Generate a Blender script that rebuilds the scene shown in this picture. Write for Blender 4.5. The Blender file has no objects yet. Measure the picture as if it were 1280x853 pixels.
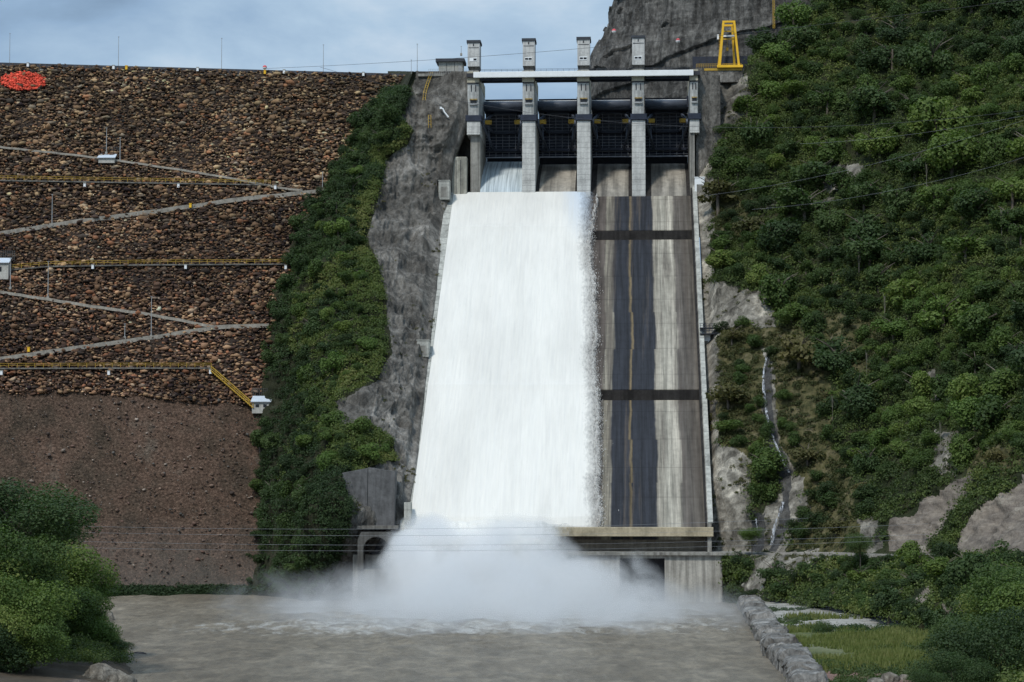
import bpy, math, random
import numpy as np
from mathutils import Vector, Matrix

random.seed(7)
R = np.random.RandomState(11)
SC = bpy.context.scene
COL = SC.collection
CAMZ = 25.0
F = 2800.0
PITCH = math.atan(183.5 / F)
cp_, sp_ = math.cos(PITCH), math.sin(PITCH)

# ------------------------------------------------------------------ placing helpers
def slopes(px, py):
    u = (px - 640.0) / F
    v = (426.5 - py) / F
    dy = cp_ - v * sp_
    return u / dy, (sp_ + v * cp_) / dy

def at(px, py, Y):
    sx, sz = slopes(px, py)
    return np.stack([sx * Y, Y + 0 * sx, CAMZ + sz * Y], -1)

def atz(px, py, z):
    sx, sz = slopes(px, py)
    Y = (z - CAMZ) / sz
    return np.array([sx * Y, Y, z])

# slope of the rockfill dam, a plane in the world
DA, DK, DM = 539.3, 0.767, 0.153
def dam_y(px, py):
    sx, sz = slopes(px, py)
    return (DA + DK * CAMZ) / (1 - DK * sz - DM * sx)
def dam(px, py, off=0.0):
    Y = dam_y(px, py)
    p = at(px, py, Y)
    n = np.array([DM, -1.0, DK]); n /= np.linalg.norm(n)
    return p + n * off
DAMN = np.array([DM, -1.0, DK]); DAMN /= np.linalg.norm(DAMN)

# spillway frame: s across to the right, t upstream
YAW = math.radians(3.2)
SO = at(512.0, 660.0, 500.0)
cy, sy = math.cos(YAW), math.sin(YAW)
def sw(s, t, z):
    return np.array([SO[0] + s * cy + t * sy, SO[1] - s * sy + t * cy, z])
def s_of(px, t):
    sx, _ = slopes(px, 300.0)
    return (sx * (SO[1] + t * cy) - SO[0] - t * sy) / (cy + sx * sy)
def z_of(py, s, t):
    p = sw(s, t, 0)
    _, sz = slopes(640.0, py)
    return CAMZ + sz * p[1]

# ------------------------------------------------------------------ noise
def hash3(ix, iy, iz, seed):
    h = (ix.astype(np.int64) * 374761393 + iy.astype(np.int64) * 668265263 + iz.astype(np.int64) * 2147483647 + seed * 1274126177) & 0xFFFFFFFF
    h = ((h ^ (h >> 13)) * 1274126177) & 0xFFFFFFFF
    h = (h ^ (h >> 16)) & 0xFFFFFFFF
    return h / 4294967295.0
def vnoise(p, seed=0):
    p = np.asarray(p, float)
    i = np.floor(p); f = p - i; f = f * f * (3 - 2 * f)
    x, y, z = i[..., 0], i[..., 1], i[..., 2]
    out = 0
    for dx in (0, 1):
        for dy in (0, 1):
            for dz in (0, 1):
                w = (f[..., 0] if dx else 1 - f[..., 0]) * (f[..., 1] if dy else 1 - f[..., 1]) * (f[..., 2] if dz else 1 - f[..., 2])
                out = out + w * hash3(x + dx, y + dy, z + dz, seed)
    return out * 2 - 1
def fbm(p, scale, octaves=4, seed=0, ridged=False):
    p = np.asarray(p, float) / scale
    a, tot = 1.0, 0
    for o in range(octaves):
        n = vnoise(p + 17.3 * o, seed + o)
        if ridged: n = 1 - 2 * np.abs(n)
        tot = tot + a * n
        p = p * 2.03; a *= 0.5
    return tot

# ------------------------------------------------------------------ object helpers
def tag(o, label=None, cat=None, group=None, kind=None):
    if label: o['label'] = label
    if cat: o['category'] = cat
    if group: o['group'] = group
    if kind: o['kind'] = kind
    return o

def empty(name, loc=(0, 0, 0), rz=0, parent=None):
    o = bpy.data.objects.new(name, None); COL.objects.link(o)
    o.location = tuple(float(v) for v in loc); o.rotation_euler = (0, 0, rz)
    o.empty_display_size = 0.5
    if parent: o.parent = parent
    return o

def raw_mesh(name, V, Fc, nside=3, mat=None, smooth=False, attr=None, uv=None):
    """V (n,3), Fc (m,nside) arrays -> mesh data"""
    V = np.asarray(V, np.float32); Fc = np.asarray(Fc, np.int32)
    me = bpy.data.meshes.new(name)
    me.vertices.add(len(V)); me.vertices.foreach_set('co', V.ravel())
    m = len(Fc)
    me.loops.add(m * nside); me.loops.foreach_set('vertex_index', Fc.ravel())
    me.polygons.add(m)
    me.polygons.foreach_set('loop_start', np.arange(0, m * nside, nside, dtype=np.int32))
    if smooth: me.polygons.foreach_set('use_smooth', np.ones(m, bool))
    if attr:
        for k, (dom, arr) in attr.items():
            arr = np.asarray(arr, np.float32)
            if arr.ndim == 2:
                if arr.shape[1] == 3: arr = np.concatenate([arr, np.ones((len(arr), 1), np.float32)], 1)
                a = me.attributes.new(k, 'FLOAT_COLOR', dom); a.data.foreach_set('color', arr.ravel())
            else:
                a = me.attributes.new(k, 'FLOAT', dom); a.data.foreach_set('value', arr)
    me.update(calc_edges=True)
    if mat: me.materials.append(mat)
    return me

def link(name, me, parent=None):
    o = bpy.data.objects.new(name, me); COL.objects.link(o)
    if parent: o.parent = parent
    return o

class MB:
    def __init__(s): s.v = []; s.f = []
    def add(s, vs, fs):
        b = len(s.v)
        s.v += [tuple(float(c) for c in v) for v in vs]
        s.f += [tuple(b + i for i in f) for f in fs]
        return s
    def box(s, x0, x1, y0, y1, z0, z1):
        s.add([(x0, y0, z0), (x1, y0, z0), (x1, y1, z0), (x0, y1, z0), (x0, y0, z1), (x1, y0, z1), (x1, y1, z1), (x0, y1, z1)],
              [(0, 3, 2, 1), (4, 5, 6, 7), (0, 1, 5, 4), (1, 2, 6, 5), (2, 3, 7, 6), (3, 0, 4, 7)])
        return s
    def bar(s, a, b, w, h=None, up=(0, 0, 1)):
        h = w if h is None else h
        a = Vector([float(q) for q in a]); b = Vector([float(q) for q in b]); d = (b - a).normalized(); u = Vector(up)
        if abs(d.dot(u)) > .98: u = Vector((0, 1, 0))
        x = d.cross(u).normalized(); z = x.cross(d).normalized()
        x *= w / 2; z *= h / 2
        s.add([a - x - z, a + x - z, a + x + z, a - x + z, b - x - z, b + x - z, b + x + z, b - x + z],
              [(0, 1, 2, 3), (7, 6, 5, 4), (0, 4, 5, 1), (1, 5, 6, 2), (2, 6, 7, 3), (3, 7, 4, 0)])
        return s
    def tube(s, pts, r, n=6, r2=None):
        pts = [Vector([float(q) for q in p]) for p in pts]; r2 = r if r2 is None else r2
        rings = []
        for i, p in enumerate(pts):
            d = (pts[min(i + 1, len(pts) - 1)] - pts[max(i - 1, 0)]).normalized()
            u = Vector((0, 0, 1)) if abs(d.z) < .9 else Vector((0, 1, 0))
            x = d.cross(u).normalized(); z = x.cross(d).normalized()
            rr = r + (r2 - r) * i / max(1, len(pts) - 1)
            rings.append([p + x * rr * math.cos(2 * math.pi * k / n) + z * rr * math.sin(2 * math.pi * k / n) for k in range(n)])
        vs = [v for rg in rings for v in rg]; fs = []
        for i in range(len(pts) - 1):
            for k in range(n):
                k2 = (k + 1) % n
                fs.append((i * n + k, i * n + k2, (i + 1) * n + k2, (i + 1) * n + k))
        fs.append(tuple(range(n - 1, -1, -1))); fs.append(tuple((len(pts) - 1) * n + k for k in range(n)))
        s.add(vs, fs); return s
    def build(s, name, mat, parent=None, smooth=False, bevel=0):
        me = bpy.data.meshes.new(name)
        me.from_pydata(s.v, [], s.f); me.update()
        if smooth: me.polygons.foreach_set('use_smooth', [True] * len(me.polygons))
        if mat: me.materials.append(mat)
        o = link(name, me, parent)
        if bevel:
            m = o.modifiers.new('bevel', 'BEVEL'); m.width = bevel; m.segments = 1; m.limit_method = 'ANGLE'
        return o

def catmull(arr, n, axis):
    arr = np.moveaxis(np.asarray(arr, float), axis, 0)
    m = len(arr); x = np.linspace(0, m - 1, n); i = np.clip(np.floor(x).astype(int), 0, m - 2); t = (x - i).reshape((-1,) + (1,) * (arr.ndim - 1))
    g = lambda k: arr[np.clip(k, 0, m - 1)]
    p0, p1, p2, p3 = g(i - 1), g(i), g(i + 1), g(i + 2)
    o = 0.5 * (2 * p1 + (p2 - p0) * t + (2 * p0 - 5 * p1 + 4 * p2 - p3) * t * t + (3 * p1 - p0 - 3 * p2 + p3) * t ** 3)
    return np.moveaxis(o, 0, axis)

class Patch:
    """control net of (px, py, Y) -> smooth surface in the world, roughened by noise along its normal"""
    def __init__(s, net, nu, nv, disp):
        net = np.asarray(net, float)
        g = catmull(catmull(net, nu, 1), nv, 0)
        s.px, s.py, Y = g[..., 0], g[..., 1], g[..., 2]
        W = at(s.px, s.py, Y)
        du = np.gradient(W, axis=1); dv = np.gradient(W, axis=0)
        N = np.cross(du, dv); N /= np.linalg.norm(N, axis=-1, keepdims=True) + 1e-9
        flip = np.sign(-N[..., 1:2]); flip[flip == 0] = 1
        N *= flip
        s.N = N
        s.W = W + N * disp(W, s.px, s.py)[..., None]
        s.nu, s.nv = nu, nv
    def mesh(s, name, mat, attr=None, smooth=True):
        idx = np.arange(s.nu * s.nv).reshape(s.nv, s.nu)
        Fc = np.stack([idx[:-1, :-1], idx[:-1, 1:], idx[1:, 1:], idx[1:, :-1]], -1).reshape(-1, 4)
        A = {k: ('POINT', v.reshape(-1)) for k, v in (attr or {}).items()}
        # orient toward the viewer
        a, b, c = s.W.reshape(-1, 3)[Fc[len(Fc) // 2][:3]]
        if np.dot(np.cross(b - a, c - a), s.N[s.nv // 2, s.nu // 2]) < 0: Fc = Fc[:, ::-1]
        return raw_mesh(name, s.W.reshape(-1, 3), Fc, 4, mat, smooth, A)
    def sample(s, n, rs):
        v = rs.rand(n) * (s.nv - 1.001); u = rs.rand(n) * (s.nu - 1.001)
        i, j = v.astype(int), u.astype(int); fv, fu = (v - i)[:, None], (u - j)[:, None]
        def lerp(A):
            if A.ndim == 2: A = A[..., None]
            return A[i, j] * (1 - fv) * (1 - fu) + A[i, j + 1] * (1 - fv) * fu + A[i + 1, j] * fv * (1 - fu) + A[i + 1, j + 1] * fv * fu
        return lerp(s.W), lerp(s.N), lerp(s.px)[:, 0], lerp(s.py)[:, 0]
    def near(s, px, py):
        k = np.argmin((s.px - px) ** 2 + (s.py - py) ** 2)
        return s.W.reshape(-1, 3)[k], s.N.reshape(-1, 3)[k]

def inpoly(px, py, poly):
    px, py = np.asarray(px, float), np.asarray(py, float)
    c = np.zeros(px.shape, bool); n = len(poly)
    for i in range(n):
        x0, y0 = poly[i]; x1, y1 = poly[(i + 1) % n]
        if y0 == y1: continue
        c ^= ((y0 > py) != (y1 > py)) & (px < (x1 - x0) * (py - y0) / (y1 - y0) + x0)
    return c

# ------------------------------------------------------------------ materials
def nmat(name):
    m = bpy.data.materials.new(name); m.use_nodes = True
    nt = m.node_tree; nt.nodes.clear()
    out = nt.nodes.new('ShaderNodeOutputMaterial'); b = nt.nodes.new('ShaderNodeBsdfPrincipled')
    nt.links.new(b.outputs[0], out.inputs[0])
    return m, nt, b, out
def nd(nt, t, **kw):
    n = nt.nodes.new(t)
    for k, v in kw.items():
        if k.startswith('i_'):
            key = k[2:]; key = int(key) if key.isdigit() else key.replace('_', ' ')
            n.inputs[key].default_value = v
        else: setattr(n, k, v)
    return n
def coords(nt, scale=(1, 1, 1), kind='Object', loc=(0, 0, 0), rot=(0, 0, 0)):
    tc = nd(nt, 'ShaderNodeTexCoord'); mp = nd(nt, 'ShaderNodeMapping')
    mp.inputs['Scale'].default_value = scale; mp.inputs['Location'].default_value = loc; mp.inputs['Rotation'].default_value = rot
    nt.links.new(tc.outputs[kind], mp.inputs[0]); return mp.outputs[0]
def noise(nt, vec, scale, detail=6, rough=.6, dist=0):
    n = nd(nt, 'ShaderNodeTexNoise'); n.inputs['Scale'].default_value = scale; n.inputs['Detail'].default_value = detail
    n.inputs['Roughness'].default_value = rough; n.inputs['Distortion'].default_value = dist
    nt.links.new(vec, n.inputs['Vector']); return n.outputs[0]
def ramp(nt, fac, stops, interp='LINEAR'):
    r = nd(nt, 'ShaderNodeValToRGB'); cr = r.color_ramp; cr.interpolation = interp
    while len(cr.elements) < len(stops): cr.elements.new(0.5)
    for e, (p, c) in zip(cr.elements, stops):
        e.position = p; e.color = (c[0], c[1], c[2], 1) if hasattr(c, '__len__') else (c, c, c, 1)
    nt.links.new(fac, r.inputs[0]); return r.outputs[0]
def mix(nt, fac, a, b, mode='MIX'):
    m = nd(nt, 'ShaderNodeMix', data_type='RGBA', blend_type=mode)
    for sock, v in ((m.inputs[0], fac), (m.inputs[6], a), (m.inputs[7], b)):
        if hasattr(v, 'links') or hasattr(v, 'is_linked'): nt.links.new(v, sock)
        elif hasattr(v, '__len__'): sock.default_value = (v[0], v[1], v[2], 1)
        else: sock.default_value = v
    return m.outputs[2]
def mth(nt, op, a, b=0.0, c=None):
    m = nd(nt, 'ShaderNodeMath', operation=op)
    for k, v in enumerate((a, b) if c is None else (a, b, c)):
        if hasattr(v, 'is_linked'): nt.links.new(v, m.inputs[k])
        else: m.inputs[k].default_value = v
    return m.outputs[0]
def bump(nt, b, h, strength=.5, dist=.3):
    n = nd(nt, 'ShaderNodeBump'); n.inputs['Strength'].default_value = strength; n.inputs['Distance'].default_value = dist
    nt.links.new(h, n.inputs['Height']); nt.links.new(n.outputs[0], b.inputs['Normal'])

def simple(name, col, rough=.7, metal=0, var=.25, scale=1.0, spec=.3):
    m, nt, b, o = nmat(name)
    v = noise(nt, coords(nt), scale, 5)
    c = ramp(nt, v, [(.3, [q * (1 - var) for q in col]), (.7, [min(1, q * (1 + var)) for q in col])])
    nt.links.new(c, b.inputs['Base Color']); b.inputs['Roughness'].default_value = rough; b.inputs['Metallic'].default_value = metal
    b.inputs['Specular IOR Level'].default_value = spec
    return m
def concrete(name, col, dark=.35, streak=.6, scale=.25, joints=0, bumpy=.2):
    """weathered concrete: mottled, with vertical runs of dirt and optional lift joints"""
    m, nt, b, o = nmat(name)
    a = noise(nt, coords(nt), scale, 8, .65)
    s = noise(nt, coords(nt, (1.3, 1.3, .06)), .9, 6, .6)
    f = noise(nt, coords(nt), 2.5, 4, .6)
    base = ramp(nt, a, [(.3, [q * .6 for q in col]), (.5, col), (.72, [min(1, q * 1.25) for q in col])])
    st = ramp(nt, s, [(.38, dark), (.58, 1.0)])
    c = mix(nt, streak, base, st, 'MULTIPLY')
    c = mix(nt, .35, c, ramp(nt, f, [(.35, .55), (.65, 1.1)]), 'MULTIPLY')
    if joints:
        tc = nd(nt, 'ShaderNodeTexCoord'); sp = nd(nt, 'ShaderNodeSeparateXYZ'); nt.links.new(tc.outputs['Object'], sp.inputs[0])
        fr = mth(nt, 'FRACT', mth(nt, 'DIVIDE', sp.outputs[2], joints))
        j = ramp(nt, fr, [(0, .55), (.08, .6), (.12, 1), (1, 1)])
        c = mix(nt, .7, c, j, 'MULTIPLY')
    nt.links.new(c, b.inputs['Base Color']); b.inputs['Roughness'].default_value = .9; b.inputs['Specular IOR Level'].default_value = .2
    bump(nt, b, f, bumpy, .2)
    return m

M = {}
M['concrete'] = concrete('pale_concrete', (.42, .42, .38), joints=2.0, streak=.45, dark=.5)
M['concrete_dark'] = concrete('stained_concrete', (.20, .19, .17), streak=.75, dark=.3)
M['concrete_mid'] = concrete('grey_concrete', (.30, .29, .26), streak=.7, dark=.35)
M['concrete_tan'] = concrete('tan_concrete', (.42, .36, .25), streak=.35, dark=.6)
M['white_paint'] = simple('white_paint', (.78, .80, .80), .5, var=.05)
M['dark_joint'] = simple('dark_joint', (.035, .037, .045), .7)
M['gate_blue'] = simple('dark_blue_steel', (.022, .028, .045), .5, var=.4, scale=.4)
M['gate_rib'] = simple('blue_grey_steel', (.30, .32, .36), .6)
M['hood'] = simple('blue_grey_hood', (.075, .088, .115), .45, var=.2, scale=.3)
M['yellow'] = simple('yellow_paint', (.78, .46, .03), .55, var=.12, scale=.5)
M['yellow_old'] = simple('worn_yellow_paint', (.42, .27, .04), .7, var=.3, scale=.8)
M['yellow_dull'] = simple('rusty_yellow_paint', (.30, .22, .09), .8, var=.4, scale=1.5)
M['grey_metal'] = simple('grey_metal', (.33, .34, .34), .6)
M['roof_sheet'] = simple('pale_roof_sheet', (.50, .55, .60), .5, var=.1)
M['roof_dark'] = simple('dark_roof_slab', (.05, .055, .065), .8)
M['window_dark'] = simple('dark_window', (.02, .022, .026), .3)
M['red_ball'] = simple('red_ball_paint', (.55, .06, .07), .5)
M['white_ball'] = simple('white_ball_paint', (.75, .75, .75), .5)
M['cable'] = simple('cable_metal', (.22, .23, .24), .5)
M['cable_dark'] = simple('dark_cable', (.05, .05, .055), .6)
M['path'] = concrete('pale_gravel_path', (.36, .33, .28), dark=.6, streak=.4, scale=.6)
M['wood'] = simple('bark', (.12, .10, .08), .9, var=.35, scale=3)
M['fence_dark'] = simple('dark_blue_fence', (.03, .035, .05), .7)
M['grate'] = simple('grey_mesh_panel', (.09, .09, .085), .9)

def rock_mat(name, c0, c1, c2, scale=.08, vert=1.0, bumps=.9, streak=.6, strata=0, attr=None, vor=.28, vmix=1.0):
    m, nt, b, o = nmat(name)
    a = noise(nt, coords(nt), scale, 10, .68, .6)
    f = noise(nt, coords(nt, (1, 1, .5)), 1.1, 8, .7)
    s = noise(nt, coords(nt, (.6, .6, .035)), .8, 6, .65)
    base = ramp(nt, a, [(.3, c0), (.5, c1), (.7, c2)])
    c = mix(nt, .75, base, ramp(nt, f, [(.3, .35), (.5, .9), (.7, 1.45)]), 'MULTIPLY')
    c = mix(nt, streak, c, ramp(nt, s, [(.36, .35), (.62, 1.15)]), 'MULTIPLY')
    if strata:
        st = noise(nt, coords(nt, (.02, .02, .55), rot=(0, strata, 0)), 1.0, 6, .6, .4)
        c = mix(nt, .6, c, ramp(nt, st, [(.35, .5), (.6, 1.2)]), 'MULTIPLY')
    wv = nd(nt, 'ShaderNodeVectorMath', operation='ADD'); wn_ = nd(nt, 'ShaderNodeTexNoise'); wn_.inputs['Scale'].default_value = .5; wn_.inputs['Detail'].default_value = 5
    cc_ = coords(nt, (1, 1, .6)); nt.links.new(cc_, wn_.inputs['Vector'])
    ws_ = nd(nt, 'ShaderNodeVectorMath', operation='SCALE'); nt.links.new(wn_.outputs[1], ws_.inputs[0]); ws_.inputs['Scale'].default_value = 1.6
    nt.links.new(cc_, wv.inputs[0]); nt.links.new(ws_.outputs[0], wv.inputs[1])
    v1 = nd(nt, 'ShaderNodeTexVoronoi', feature='DISTANCE_TO_EDGE'); v1.inputs['Scale'].default_value = vor; nt.links.new(wv.outputs[0], v1.inputs['Vector'])
    v2 = nd(nt, 'ShaderNodeTexVoronoi', feature='F1'); v2.inputs['Scale'].default_value = vor; nt.links.new(wv.outputs[0], v2.inputs['Vector'])
    hs_ = nd(nt, 'ShaderNodeSeparateColor'); nt.links.new(v2.outputs['Color'], hs_.inputs[0])
    c = mix(nt, .45 * vmix, c, ramp(nt, hs_.outputs[0], [(0, .55), (1, 1.5)]), 'MULTIPLY')
    c = mix(nt, .6 * vmix, c, ramp(nt, v1.outputs['Distance'], [(0, .35), (.05, 1.0)]), 'MULTIPLY')
    nt.links.new(c, b.inputs['Base Color']); b.inputs['Roughness'].default_value = .92; b.inputs['Specular IOR Level'].default_value = .15
    bump(nt, b, f, bumps, 1.0)
    return m, nt, b, c

M['shotcrete'] = rock_mat('sprayed_concrete_rock', (.06, .056, .05), (.165, .155, .138), (.38, .36, .325), .06, streak=.6, vor=.2, vmix=.7)[0]
M['cliff'] = rock_mat('dark_striated_rock', (.06, .058, .055), (.15, .145, .135), (.28, .27, .245), .05, streak=.95, strata=.2, vor=.16, vmix=.55)[0]
M['boulder'] = rock_mat('pale_boulder', (.10, .09, .075), (.20, .18, .15), (.33, .30, .25), .5, streak=.35, bumps=.6, vor=.5)[0]
M['boulder_dark'] = rock_mat('dark_boulder', (.06, .05, .05), (.12, .10, .09), (.22, .18, .14), .5, streak=.3, bumps=.5, vor=.8)[0]
M['revet'] = rock_mat('grey_grouted_rock', (.14, .13, .12), (.27, .26, .24), (.42, .40, .37), .3, streak=.5, bumps=.9)[0]

rm, rnt, rb, rc = rock_mat('ridge_rock_and_soil', (.06, .056, .05), (.165, .155, .138), (.38, .36, .325), .06, streak=.6, vor=.2, vmix=.7)
q_ = nd(rnt, 'ShaderNodeAttribute'); q_.attribute_name = 'soil'
soil_ = ramp(rnt, noise(rnt, coords(rnt), .15, 7, .7), [(.3, (.018, .022, .012)), (.55, (.035, .037, .02)), (.75, (.07, .065, .045))])
rnt.links.new(mix(rnt, ramp(rnt, mth(rnt, 'ADD', q_.outputs['Fac'], mth(rnt, 'MULTIPLY', mth(rnt, 'SUBTRACT', noise(rnt, coords(rnt), .5, 5, .6), .5), .8)), [(.4, 0), (.6, 1)]), rc, soil_), rb.inputs['Base Color'])
M['ridge'] = rm
# hillside ground: soil under the plants, pale rock and brown cut where the masks say
def hill_mat():
    m, nt, b, o = nmat('hillside_ground')
    a = noise(nt, coords(nt), .1, 8, .65)
    f = noise(nt, coords(nt, (1, 1, .6)), 1.0, 8, .7)
    s = noise(nt, coords(nt, (.5, .5, .05)), .8, 6, .65)
    soil = ramp(nt, a, [(.3, (.016, .024, .010)), (.5, (.028, .035, .016)), (.72, (.06, .055, .032))])
    rock = ramp(nt, noise(nt, coords(nt), .09, 9, .7, .8), [(.32, (.06, .057, .05)), (.44, (.13, .12, .10)), (.54, (.21, .195, .165)), (.64, (.38, .35, .29)), (.78, (.12, .11, .09))])
    rock = mix(nt, .6, rock, ramp(nt, s, [(.38, .35), (.6, 1.15)]), 'MULTIPLY')
    vv = nd(nt, 'ShaderNodeTexVoronoi', feature='F1'); vv.inputs['Scale'].default_value = .3; vv.inputs['Detail'].default_value = 2
    wn_ = nd(nt, 'ShaderNodeTexNoise'); wn_.inputs['Scale'].default_value = .5; wn_.inputs['Detail'].default_value = 5
    cc_ = coords(nt, (1, 1, .7)); nt.links.new(cc_, wn_.inputs['Vector']); ws_ = nd(nt, 'ShaderNodeVectorMath', operation='MULTIPLY_ADD')
    nt.links.new(wn_.outputs[1], ws_.inputs[0]); ws_.inputs[1].default_value = (1.8, 1.8, 1.8); nt.links.new(cc_, ws_.inputs[2]); nt.links.new(ws_.outputs[0], vv.inputs['Vector'])
    hs_ = nd(nt, 'ShaderNodeSeparateColor'); nt.links.new(vv.outputs['Color'], hs_.inputs[0])
    rock = mix(nt, .8, rock, ramp(nt, hs_.outputs[0], [(0, .35), (.5, .95), (1, 1.6)]), 'MULTIPLY')
    cut = ramp(nt, noise(nt, coords(nt, (.18, .18, .9), rot=(0, -.65, 0)), .5, 8, .7), [(.32, (.07, .06, .05)), (.45, (.17, .145, .122)), (.57, (.24, .205, .168)), (.7, (.38, .34, .28))])
    grs = ramp(nt, noise(nt, coords(nt), .35, 6, .7), [(.3, (.04, .045, .02)), (.5, (.095, .088, .04)), (.62, (.15, .13, .075)), (.78, (.24, .205, .14))])
    def at_(n):
        q = nd(nt, 'ShaderNodeAttribute'); q.attribute_name = n; return q.outputs['Fac']
    nz = noise(nt, coords(nt), .6, 5, .6)
    def soft(n):
        return ramp(nt, mth(nt, 'ADD', at_(n), mth(nt, 'MULTIPLY', mth(nt, 'SUBTRACT', nz, .5), .9)), [(.4, 0), (.6, 1)])
    c = mix(nt, soft('grassy'), soil, grs)
    c = mix(nt, soft('rock'), c, rock)
    c = mix(nt, mth(nt, 'MULTIPLY', at_('wet'), .8), c, (.035, .037, .042))
    c = mix(nt, soft('cut'), c, cut)
    c = mix(nt, .6, c, ramp(nt, f, [(.3, .45), (.7, 1.35)]), 'MULTIPLY')
    nt.links.new(c, b.inputs['Base Color']); b.inputs['Roughness'].default_value = .95; b.inputs['Specular IOR Level'].default_value = .1
    bump(nt, b, f, .8, .8)
    return m
M['hill'] = hill_mat()

def attr_mat(name, rough=.9, mul=1.0, grain=3.0):
    m, nt, b, o = nmat(name)
    q = nd(nt, 'ShaderNodeAttribute'); q.attribute_name = 'tint'
    f = noise(nt, coords(nt), grain, 4, .6)
    c = mix(nt, .6, q.outputs['Color'], ramp(nt, f, [(.3, .55), (.7, 1.4)]), 'MULTIPLY')
    nt.links.new(c, b.inputs['Base Color']); b.inputs['Roughness'].default_value = rough; b.inputs['Specular IOR Level'].default_value = .2
    return m
M['stones'] = attr_mat('riprap_stones')

def leaf_mat(name, stops):
    """foliage: hue from object and patch, per-leaf tint, light passing through thin leaves"""
    m, nt, b, o = nmat(name)
    q = nd(nt, 'ShaderNodeAttribute'); q.attribute_name = 'tint'
    oi = nd(nt, 'ShaderNodeObjectInfo')
    r = mth(nt, 'ADD', mth(nt, 'MULTIPLY', oi.outputs['Random'], .62), mth(nt, 'MULTIPLY', q.outputs['Fac'], .38))
    c = ramp(nt, r, stops)
    nt.links.new(c, b.inputs['Base Color']); b.inputs['Roughness'].default_value = .65; b.inputs['Specular IOR Level'].default_value = .25
    t = nd(nt, 'ShaderNodeBsdfTranslucent'); nt.links.new(mix(nt, 1.0, c, (1.1, 1.35, .6), 'MULTIPLY'), t.inputs[0])
    ms = nd(nt, 'ShaderNodeMixShader'); ms.inputs[0].default_value = .28
    nt.links.new(b.outputs[0], ms.inputs[1]); nt.links.new(t.outputs[0], ms.inputs[2]); nt.links.new(ms.outputs[0], o.inputs[0])
    return m
M['leaf'] = leaf_mat('tropical_leaves', [(.05, (.027, .047, .015)), (.3, (.048, .081, .021)), (.55, (.078, .122, .027)), (.78, (.118, .165, .035)), (.95, (.17, .195, .05))])
M['leaf_under'] = leaf_mat('undergrowth_leaves', [(.05, (.026, .042, .014)), (.3, (.052, .078, .022)), (.55, (.084, .116, .030)), (.78, (.125, .152, .040)), (.95, (.18, .18, .06))])
M['leaf_bright'] = leaf_mat('bright_leaves', [(.05, (.062, .108, .024)), (.5, (.095, .152, .033)), (.95, (.15, .195, .048))])
M['leaf_dark'] = leaf_mat('dark_leaves', [(.05, (.026, .046, .017)), (.5, (.046, .078, .025)), (.95, (.078, .115, .034))])
M['leaf_bar'] = leaf_mat('bar_shrub_leaves', [(.05, (.03, .06, .02)), (.5, (.06, .09, .028)), (.95, (.12, .13, .045))])
M['leaf_dry'] = leaf_mat('dry_scrub_leaves', [(.05, (.05, .06, .02)), (.5, (.09, .085, .03)), (.95, (.16, .135, .055))])

# ------------------------------------------------------------------ camera, light, sky
cam = bpy.data.cameras.new('camera'); camo = bpy.data.objects.new('camera', cam); COL.objects.link(camo)
cam.sensor_width = 36; cam.lens = 36 * F / 1280.0; cam.clip_end = 20000; cam.clip_start = 1
camo.location = (0, 0, CAMZ); camo.rotation_euler = (math.pi / 2 + PITCH, 0, 0)
SC.camera = camo
SUN = Vector((-0.34, -0.62, 0.90)).normalized()
sl = bpy.data.lights.new('sun', 'SUN'); sl.energy = 2.6; sl.angle = math.radians(7.0); sl.color = (1.0, .965, .90)
so = bpy.data.objects.new('sun', sl); COL.objects.link(so); so.rotation_euler = (-SUN).to_track_quat('-Z', 'Y').to_euler()
W = bpy.data.worlds.new('World'); SC.world = W; W.use_nodes = True
nt = W.node_tree; nt.nodes.clear()
wo = nd(nt, 'ShaderNodeOutputWorld'); bg = nd(nt, 'ShaderNodeBackground'); bg.inputs[1].default_value = .1
sky = nd(nt, 'ShaderNodeTexSky', sky_type='NISHITA'); sky.sun_disc = False
sky.sun_elevation = math.asin(SUN.z); sky.sun_rotation = math.atan2(SUN.x, SUN.y) % (2 * math.pi)
sky.altitude = 500; sky.air_density = 1.2; sky.dust_density = 1.0
v = coords(nt, (1, 1, 2.4), 'Generated', loc=(.3, .2, .12))
n1 = noise(nt, v, 3.2, 9, .55, .5)
n2 = noise(nt, coords(nt, (1, 1, 2.3), 'Generated', loc=(2.1, .7, .4)), 5.5, 9, .55, .2)
cl = ramp(nt, n2, [(.3, (1.8, 2.7, 3.9)), (.44, (3.0, 4.4, 6.2)), (.56, (4.3, 5.8, 7.4)), (.70, (6.6, 7.6, 8.6))])
tcw = nd(nt, 'ShaderNodeTexCoord'); spw = nd(nt, 'ShaderNodeSeparateXYZ'); nt.links.new(tcw.outputs['Generated'], spw.inputs[0])
zen = mth(nt, 'ADD', 1.0, mth(nt, 'MULTIPLY', mth(nt, 'MAXIMUM', mth(nt, 'SUBTRACT', spw.outputs[2], .25), 0.0), .9))
vz = nd(nt, 'ShaderNodeCombineXYZ')
for k_ in range(3): nt.links.new(zen, vz.inputs[k_])
cl = mix(nt, 1.0, cl, vz.outputs[0], 'MULTIPLY')
mk = ramp(nt, n1, [(.30, .75), (.5, 1.0)])
nt.links.new(mix(nt, mk, sky.outputs[0], cl), bg.inputs[0]); nt.links.new(bg.outputs[0], wo.inputs[0])
SC.view_settings.view_transform = 'Standard'; SC.view_settings.look = 'None'; SC.view_settings.exposure = 0; SC.view_settings.gamma = 1
SC.render.engine = 'CYCLES'
try:
    SC.cycles.use_denoising = True; SC.cycles.denoiser = 'OPENIMAGEDENOISE'
    SC.cycles.denoising_prefilter = 'FAST'
except Exception: pass
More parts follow.
